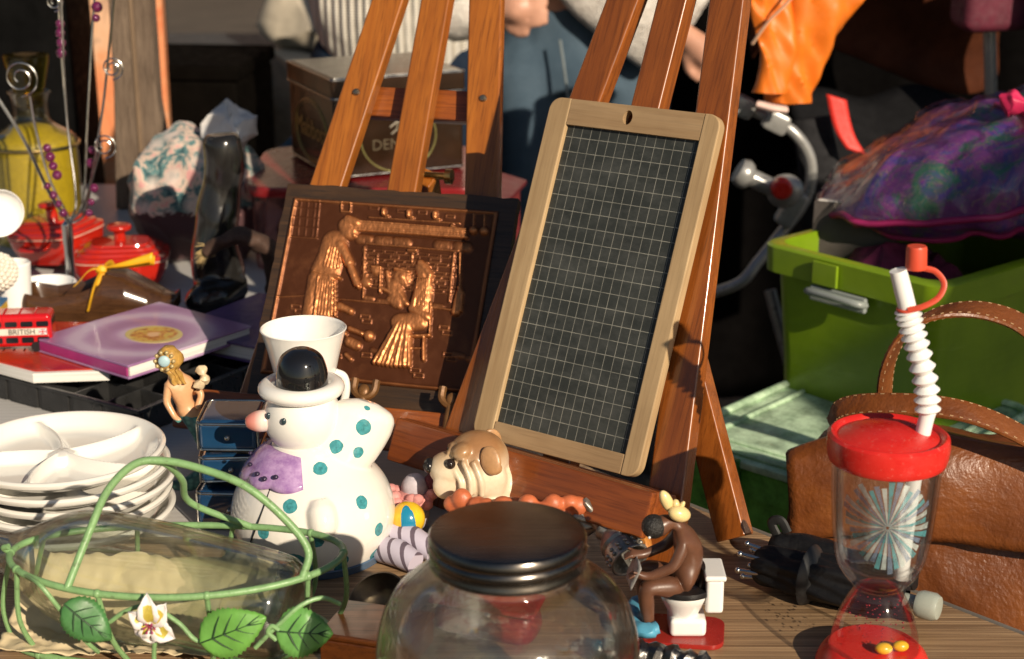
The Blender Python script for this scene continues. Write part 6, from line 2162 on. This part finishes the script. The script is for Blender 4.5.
# unseen canopy beside the camera, added to shade the goods at the back right
cn = thing('added_shade_canopy', 'unseen dark green cloth canopy on four steel poles, added for shade', 'canopy', (2.8, -.9, -.72))
b = MB()
b.grid(20, 14, lambda u, v: V((2.24 + 1.15 * u, -1.16 + .76 * v, 1.62 + .16 * math.sin(PI * v) + .01 * math.sin(u * 17))))
o = part('roof_cloth', b, mat('dark green canvas', (.02, .05, .03), .8), cn, world=True, recalc=False)
q = o.modifiers.new('Thick', 'SOLIDIFY'); q.thickness = .003
for x in (2.26, 3.37):
    for y in (-1.14, -.42):
        b = MB(); b.tube([(x, y, -.72), (x, y, 1.62)], .016, 12)
        part('pole', b, GT, cn, world=True)

# ------------------------------------------------------------------ people behind the tables
def person(label, loc):
    return thing('person', label, 'person', loc)
def limbs(name, parts, m, parent, vox=.011, it=4, jit=None):
    b = MB()
    for (pts, r, fl) in parts:
        P = spline(pts, 5)
        n = len(P)
        rs = []
        for i in range(n):
            f = i / (n - 1) * (len(r) - 1); k = min(len(r) - 2, int(f)); g = f - k
            rs.append(r[k] * (1 - g) + r[k + 1] * g)
        b.tube(P, rs, 20, flat=fl, up=(0, 1, 0))
        b.sphere(P[0], (rs[0] * .98,) * 3, n=16) if fl == 1 else None
        b.sphere(P[-1], (rs[-1] * .98,) * 3, n=16) if fl == 1 else None
    if jit: b.jitter(*jit)
    return remesh(part(name, b, m, parent, world=True), vox, it)

def dress(lbl, X, Yp, top_m, leg_m, hair_m, rarm, larm, hem, belly, sleeve=(.072, .066, .054, .048), sflat=1):
    p = person(lbl, (X, Yp, -.72))
    legs = []
    for s in (-1, 1):
        legs.append(([(X + s * .09, Yp, .14), (X + s * .105, Yp - .01, -.28), (X + s * .11, Yp + .02, -.64)], (.098, .070, .050), 1))
    skin_p = [([(X, Yp, .16), (X, Yp, .38), (X, Yp + .01, .60)], (.125, .12, .115), .75),
              ([(X, Yp, .60), (X, Yp - .01, .72)], (.055, .05), 1)]
    skin_p += [(l[0], tuple(q * .86 for q in l[1]), 1) for l in legs]
    for s in (-1, 1): skin_p.append(([(X + s * .11, Yp + .03, -.66), (X + s * .115, Yp - .13, -.69)], (.038, .028), 1))
    for arm in (rarm, larm):
        a = [V(q) for q in arm]
        skin_p.append((a, (.044, .036, .027, .022), 1))
        d = (a[-1] - a[-2]).normalized()
        sd = d.cross(V((0, 1, 0))).normalized()
        skin_p.append(([a[-1], a[-1] + d * .05], (.024, .030), 1))
        for k in range(4):
            q0 = a[-1] + d * .05 + sd * ((k - 1.5) * .017)
            skin_p.append(([q0, q0 + d * .035 + V((0, .004, 0)), q0 + d * .06 + V((0, .018, 0))], (.0095, .009, .0075), 1))
        q0 = a[-1] + d * .02 - sd * .026
        skin_p.append(([q0, q0 - sd * .018 + d * .022, q0 - sd * .020 + d * .045], (.011, .0095, .008), 1))
    b0_ = limbs('body', skin_p, SKIN, p, .007, 2)
    hd = V((X, Yp - .03, .84))
    b = MB(); b.sphere(hd, (.075, .092, .108), n=32); b.sphere(hd + V((0, -.09, -.012)), (.013, .018, .020), n=14)
    b.sphere(hd + V((0, -.03, -.07)), (.052, .058, .04), n=20)
    for s in (-1, 1): b.sphere(hd + V((s * .075, .008, -.012)), (.010, .020, .030), n=12)
    b.tube([hd + V((-.024, -.083, -.055)), hd + V((0, -.090, -.056)), hd + V((.024, -.083, -.055))], [.004, .007, .004], 8)
    b.tube([hd + V((0, .01, -.08)), hd + V((0, .025, -.17))], .048, 18)
    # the head is welded onto the same body mesh
    tmp = MB(); tmp.b.from_mesh(b0_.data); 
    mm = MW[p].inverted()
    bmesh.ops.transform(b.b, matrix=mm, verts=b.b.verts[:])
    tmp.merge(b.b)
    tmp.b.to_mesh(b0_.data); tmp.b.free()
    b = MB()
    for s in (-1, 1): b.sphere(hd + V((s * .030, -.078, .008)), (.012, .010, .009), n=12)
    part('eye', b, mat('eye', (.6, .58, .55), .15), p, world=True)
    b = MB(); b.sphere(hd + V((0, .018, .028)), (.083, .095, .100), n=28); b.jitter(.012, 30, 2)
    part('hair', b, hair_m, p, world=True)
    limbs('trousers', [([(X, Yp, .10), (X, Yp, .26)], (.155, .140), .72)] + [(l[0], l[1], 1) for l in legs], leg_m, p, .009, 3, (.012, 12, 3))
    tp = [([(X, Yp, hem), (X, Yp, hem + .12), (X, Yp, .45), (X, Yp + .01, .62)], belly, .82), ([(X - .15, Yp, .60), (X, Yp, .63), (X + .15, Yp, .60)], (.065, .08, .065), 1)]
    for arm in (rarm, larm):
        a = [V(q) for q in arm]
        tp.append((a[:-1] + [a[-2].lerp(a[-1], .9)], sleeve, sflat))
    limbs('jumper', tp, top_m, p, .008, 3, (.014, 13, 1))
    for s in (-1, 1):
        b = MB(); b.box((X + s * .115, Yp - .06, -.693), (.085, .24, .05), bev=.02, seg=3)
        part('shoe', b, mat('dark shoe', (.03, .025, .02), .5), p, world=True)
    return p
FLEECE = NT('cream fleece'); v = FLEECE.coords()
nn_ = FLEECE.noise(v, 55, 6, .75, .5)
FLEECE.bsdf(FLEECE.ramp(nn_, [(.3, (.52, .46, .40)), (.6, (.76, .72, .66))]), .9, 0, FLEECE.bump(nn_, .9, .012), 0, .2, .4)
t = NT('ribbed cream knit'); v = t.coords()
wv = t.n('ShaderNodeTexWave', bands_direction='X'); wv.inputs['Scale'].default_value = 21; wv.inputs['Distortion'].default_value = 1.6; wv.inputs['Detail'].default_value = 2; wv.inputs['Detail Scale'].default_value = .8
t.l(t.coords((1, .35, .12)), wv.inputs['Vector'])
kn = t.n('ShaderNodeTexWave', bands_direction='Z'); kn.inputs['Scale'].default_value = 60; t.l(v, kn.inputs['Vector'])
h = t.math('ADD', wv.outputs['Fac'], t.math('MULTIPLY', kn.outputs['Fac'], .3))
t.bsdf(t.ramp(wv.outputs['Fac'], [(.15, (.46, .42, .35)), (.5, (.66, .62, .54))]), .9, 0, t.bump(h, .8, .008), 0, .2, .3)
RIB = t.m
DENIM = NT('faded denim'); v = DENIM.coords()
dn = DENIM.noise(DENIM.coords((220, 220, 220)), 1, 4, .7); bgn = DENIM.noise(v, 7, 5, .6)
c = DENIM.ramp(bgn, [(.3, (.030, .058, .088)), (.7, (.085, .13, .175))])
c = DENIM.mix(DENIM.math('MULTIPLY', dn, .35), c, (.02, .035, .055))
DENIM.bsdf(c, .85, 0, DENIM.bump(dn, .4, .002), 0, .2)
NAVY = mat('navy denim', (.010, .018, .034), .85, 0, .3, 12, .3, 160, spec=.08)
HAIR = mat('dark brown hair', (.03, .018, .012), .5, 0, .3, 60, .4)
p1_ = dress('person in cream fleece and faded blue jeans, hand on hip, behind the slate easel', .135, 3.40, FLEECE.m, DENIM.m, HAIR,
            [(-.02, 3.42, .60), (-.13, 3.42, .40), (-.13, 3.28, .27), (-.03, 3.215, .275)],
            [(0.0922, 3.3800, 0.4794), (0.1705, 3.3000, 0.3734), (0.2616, 3.2700, 0.2739), (0.3335, 3.2500, 0.2144)], .285, (.165, .17, .175, .16), (.10, .115, .115, .09), .5)
b = MB()
b.tube(spline([(0.0913, 3.2620, 0.2089), (0.1013, 3.2560, 0.1432), (0.1117, 3.2560, 0.0564), (0.1173, 3.2640, -0.0832)], 6), .0026, 8)
part('jeans_seam', b, mat('seam thread', (.16, .19, .20), .8), p1_, world=True)
p2_ = dress('person in a ribbed cream jumper and navy trousers standing behind the tin', -.215, 3.30, RIB, NAVY, HAIR,
            [(-.37, 3.32, .60), (-.43, 3.36, .42), (-.40, 3.28, .40), (-.30, 3.16, .46)],
            [(-.08, 3.32, .60), (-.02, 3.30, .42), (-.06, 3.20, .34), (-.14, 3.14, .40)], .135, (.135, .175, .175, .155))

# ------------------------------------------------------------------ left background
pst = thing('wooden_post', 'weathered grey brown wooden post with flared foot behind the floral cushion', 'post', (-.605, 2.75, 0))
b = MB()
ol = [(-.050, 0), (.075, 0), (.070, .06), (.055, .09), (.036, .125), (.030, .18), (.028, .60), (-.036, .60), (-.040, .2)]
b.prism(ol, .045, Matrix.Translation((-.605, 2.75, .001)), bev=.004)
part('plank', b, wood('weathered post wood', (.085, .055, .035), (.20, .145, .10), (60, 60, 5), .8, 0, bump=.4, pore=.6), pst, world=True)
b = MB(); b.prism([(-.004, .01), (.002, .01), (.0, .59), (-.006, .59)], .003, Matrix.Translation((-.605, 2.7465, .001)))
part('edge_strip', b, wood('paler strip', (.14, .09, .05), (.28, .19, .12), (60, 60, 5), .7), pst, world=True)

bch = thing('black_holdall', 'black holdall bag behind the yellow decanter', 'bag', (-1.05, 3.1, -.72))
b = MB(); b.box((-.98, 3.05, -.05), (.44, .26, .90), bev=.06, seg=4); b.jitter(.03, 7, 2)
for q in b.b.verts: q.co.z = max(-.719, q.co.z)
part('body', b, mat('black holdall cloth', (.004, .004, .004), .8, 0, .3, 20, .2, spec=.03), bch, world=True)
b = MB(); b.tube(spline([(-1.08, 2.9, .36), (-1.04, 2.88, .50), (-.92, 2.88, .50), (-.88, 2.9, .36)], 6), .014, 10, flat=.5)
part('carry_handle', b, mat('black webbing strap', (.012, .012, .012), .7), bch, world=True)
obx = thing('orange_carton', 'orange and peach printed carton behind the bead spray', 'carton', (-.825, 3.3, -.72), (0, 0, R(10)))
t = NT('orange printed card'); v = t.coords()
c = t.ramp(t.noise(v, 5, 4, .6, 1.0), [(.3, (.55, .10, .02)), (.5, (.62, .24, .10)), (.62, (.60, .36, .22)), (.72, (.05, .03, .03))])
t.bsdf(c, .55)
b = MB(); b.box((0, 0, .54), (.31, .20, 1.08), bev=.003)
part('carton_body', b, t.m, obx)
b = MB(); b.box((-.002, -.05, 1.085), (.30, .10, .004), (.2, 0, 0), bev=.001)
part('top_flap', b, t.m, obx)
dbx = thing('dark_case', 'dark brown upright case standing left of the tin in the background', 'case', (-.680, 3.55, -.69), (0, 0, R(-6)))
b = MB(); b.box((0, 0, .385), (.30, .30, .83), bev=.012)
b.box((0, 0, .815), (.31, .31, .03), bev=.006)
part('shell', b, mat('dark brown case', (.003, .0025, .002), .8, 0, .3, 20, spec=.02), dbx)
b = MB(); b.tube(spline([(-.06, -.157, .62), (-.05, -.18, .62), (.05, -.18, .62), (.06, -.157, .62)], 5), .007, 8)
part('handle', b, BLACKP, dbx)
tbk = thing('hessian_sack', 'pale hessian sack standing on the ground beyond the dark case', 'sack', (-.60, 4.15, -.72))
b = MB(); b.sphere((0, 0, .36), (.22, .18, .40), n=40); b.jitter(.06, 6, 2); b.jitter(.015, 25, 3)
for q in b.b.verts: q.co.z = max(.001, q.co.z)
part('sack_cloth', b, mat('hessian', (.17, .125, .075), .9, 0, .2, 60, .4, 160), tbk)
gcl = thing('grey_folding_table', 'grey folding table far behind with a white plastic bag on it', 'table', (-.75, 5.4, -.72))
b = MB(); b.box((0, 0, .60), (1.5, .6, .03), bev=.004)
part('tabletop', b, mat('grey table', (.035, .04, .045), .6), gcl)
for x in (-.68, .68):
    for y in (-.25, .25):
        b = MB(); b.tube([(x, y, 0), (x, y, .585)], .016, 10)
        part('leg', b, GT, gcl)
wbg = thing('white_carrier_bag', 'crumpled white carrier bag on the far grey table', 'bag', (-.62, 5.35, -.105))
b = MB(); b.sphere((0, 0, .10), (.16, .12, .115), n=30); b.jitter(.05, 10, 2)
for q in b.b.verts: q.co.z = max(.001, q.co.z)
part('plastic', b, mat('white film', (.40, .35, .27), .6), wbg)
blb = thing('blue_fabric_pile', 'pile of dark blue and teal clothes left of the tin', 'clothes', (-.30, 2.80, 0))
b = MB(); b.sphere((0, 0, .05), (.12, .08, .07), n=30); b.jitter(.03, 14, 2); b.jitter(.01, 40, 2)
for q in b.b.verts: q.co.z = max(.001, q.co.z)
part('folds', b, mat('dark teal cloth', (.015, .05, .075), .8, 0, .5, 12, .3), blb)
skb = thing('sky_blue_bag', 'sky blue plastic bag high behind the bead spray', 'bag', (-1.0, 4.0, .30))
b = MB(); b.sphere((0, 0, .10), (.12, .10, .16), n=26); b.jitter(.04, 10, 2)
part('plastic', b, mat('sky blue film', (.06, .25, .42), .4), skb)
b = MB(); b.box((0, 0, -.54), (.34, .30, .955), bev=.01)
solo('tall_carton', b, mat('cream carton', (.34, .27, .18), .7, 0, .2, 10), 'tall cream carton under the sky blue bag far left', 'carton', (-1.0, 4.0, .30 - .005))

# ------------------------------------------------------------------ ground, light, sky, camera
t = NT('worn stone paving'); v = t.coords()
br = t.n('ShaderNodeTexBrick'); br.inputs['Scale'].default_value = 2.2
br.inputs['Color1'].default_value = (.055, .046, .037, 1); br.inputs['Color2'].default_value = (.080, .066, .052, 1); br.inputs['Mortar'].default_value = (.05, .045, .04, 1)
br.inputs['Mortar Size'].default_value = .012
t.l(v, br.inputs['Vector'])
n_ = t.noise(v, 3, 6, .7)
c = t.mix(t.ramp(n_, [(.4, 0), (.7, .5)]), br.outputs['Color'], (.03, .025, .02))
t.bsdf(c, .85, 0, t.bump(t.noise(v, 40, 5), .3, .004))
b = MB(); b.box((0, 60, -.745), (400, 400, .05))
structure('ground', b, t.m)

hs = thing('terraced_house', 'long brown brick house row closing the far side of the market square', 'house', (0, 16, -.72))
b = MB(); b.box((0, 0, 3.6), (46, 7, 7.2))
t = NT('brown brick wall'); v = t.coords()
br = t.n('ShaderNodeTexBrick'); br.inputs['Scale'].default_value = 4
br.inputs['Color1'].default_value = (.24, .15, .10, 1); br.inputs['Color2'].default_value = (.30, .20, .14, 1); br.inputs['Mortar'].default_value = (.20, .17, .14, 1)
t.l(t.coords((1, 1, 1), (R(90), 0, 0)), br.inputs['Vector'])
t.bsdf(br.outputs['Color'], .9)
part('wall', b, t.m, hs)
b = MB(); b.add([(-23.4, -3.9, 7.2), (23.4, -3.9, 7.2), (23.4, 0, 10.2), (-23.4, 0, 10.2), (-23.4, 3.9, 7.2), (23.4, 3.9, 7.2)], [(0, 1, 2, 3), (3, 2, 5, 4), (0, 3, 4), (1, 5, 2), (0, 4, 5, 1)])
part('roof', b, mat('dark slate roof', (.05, .045, .045), .7), hs)
for k in range(12):
    for z in (1.6, 4.9):
        b = MB()
        x = -20.6 + 3.75 * k
        for (cx, cz, w, h) in ((x, z - .80, 1.3, .09), (x, z + .80, 1.3, .09), (x - .6, z, .09, 1.52), (x + .6, z, .09, 1.52), (x, z, .06, 1.52)):
            b.box((cx, -3.52, cz), (w, .10, h))
        f_ = part('window', b, mat('white window frame', (.7, .7, .68), .5), hs)
        b = MB(); b.box((x, -3.512, z), (1.12, .04, 1.5))
        part('pane', b, WIN, f_)
w_ = SC.world = bpy.data.worlds.new('World')
w_.use_nodes = True
nt = w_.node_tree
bgn_ = nt.nodes['Background']
sky = nt.nodes.new('ShaderNodeTexSky')
sky.sky_type = 'NISHITA'
sky.sun_disc = False
S_DIR = V((.452, -.772, .424)).normalized()
el = math.asin(S_DIR.z)
sky.sun_elevation = el
sky.sun_rotation = math.atan2(S_DIR.x, S_DIR.y)
nt.links.new(sky.outputs[0], bgn_.inputs[0])
bgn_.inputs[1].default_value = .05
sd = bpy.data.lights.new('sun', 'SUN')
sd.energy = 5.0
sd.angle = R(.5)
sd.color = (1.0, .85, .66)
so = bpy.data.objects.new('sun', sd)
COL.objects.link(so)
so.rotation_euler = S_DIR.to_track_quat('Z', 'Y').to_euler()
so.location = S_DIR * 6

cam = bpy.data.cameras.new('camera')
cam.lens = 60
cam.sensor_width = 36
cam.clip_start = .02
cam.clip_end = 600
cam.dof.use_dof = True
cam.dof.focus_distance = 1.50
cam.dof.aperture_fstop = 8
co_ = bpy.data.objects.new('camera', cam)
COL.objects.link(co_)
co_.location = (0, 0, .66)
co_.rotation_euler = (R(90 - 17.5), 0, 0)
SC.camera = co_

SC.view_settings.view_transform = 'Standard'
SC.view_settings.look = 'None'
SC.view_settings.exposure = .22
SC.view_settings.gamma = 1
SC.view_settings.use_curve_mapping = False
cy = SC.cycles
cy.use_denoising = True
cy.denoiser = 'OPENIMAGEDENOISE'
cy.max_bounces = 14
cy.transmission_bounces = 12
cy.transparent_max_bounces = 24
cy.glossy_bounces = 6
cy.diffuse_bounces = 3
cy.caustics_reflective = False
cy.caustics_refractive = False
cy.sample_clamp_indirect = 4
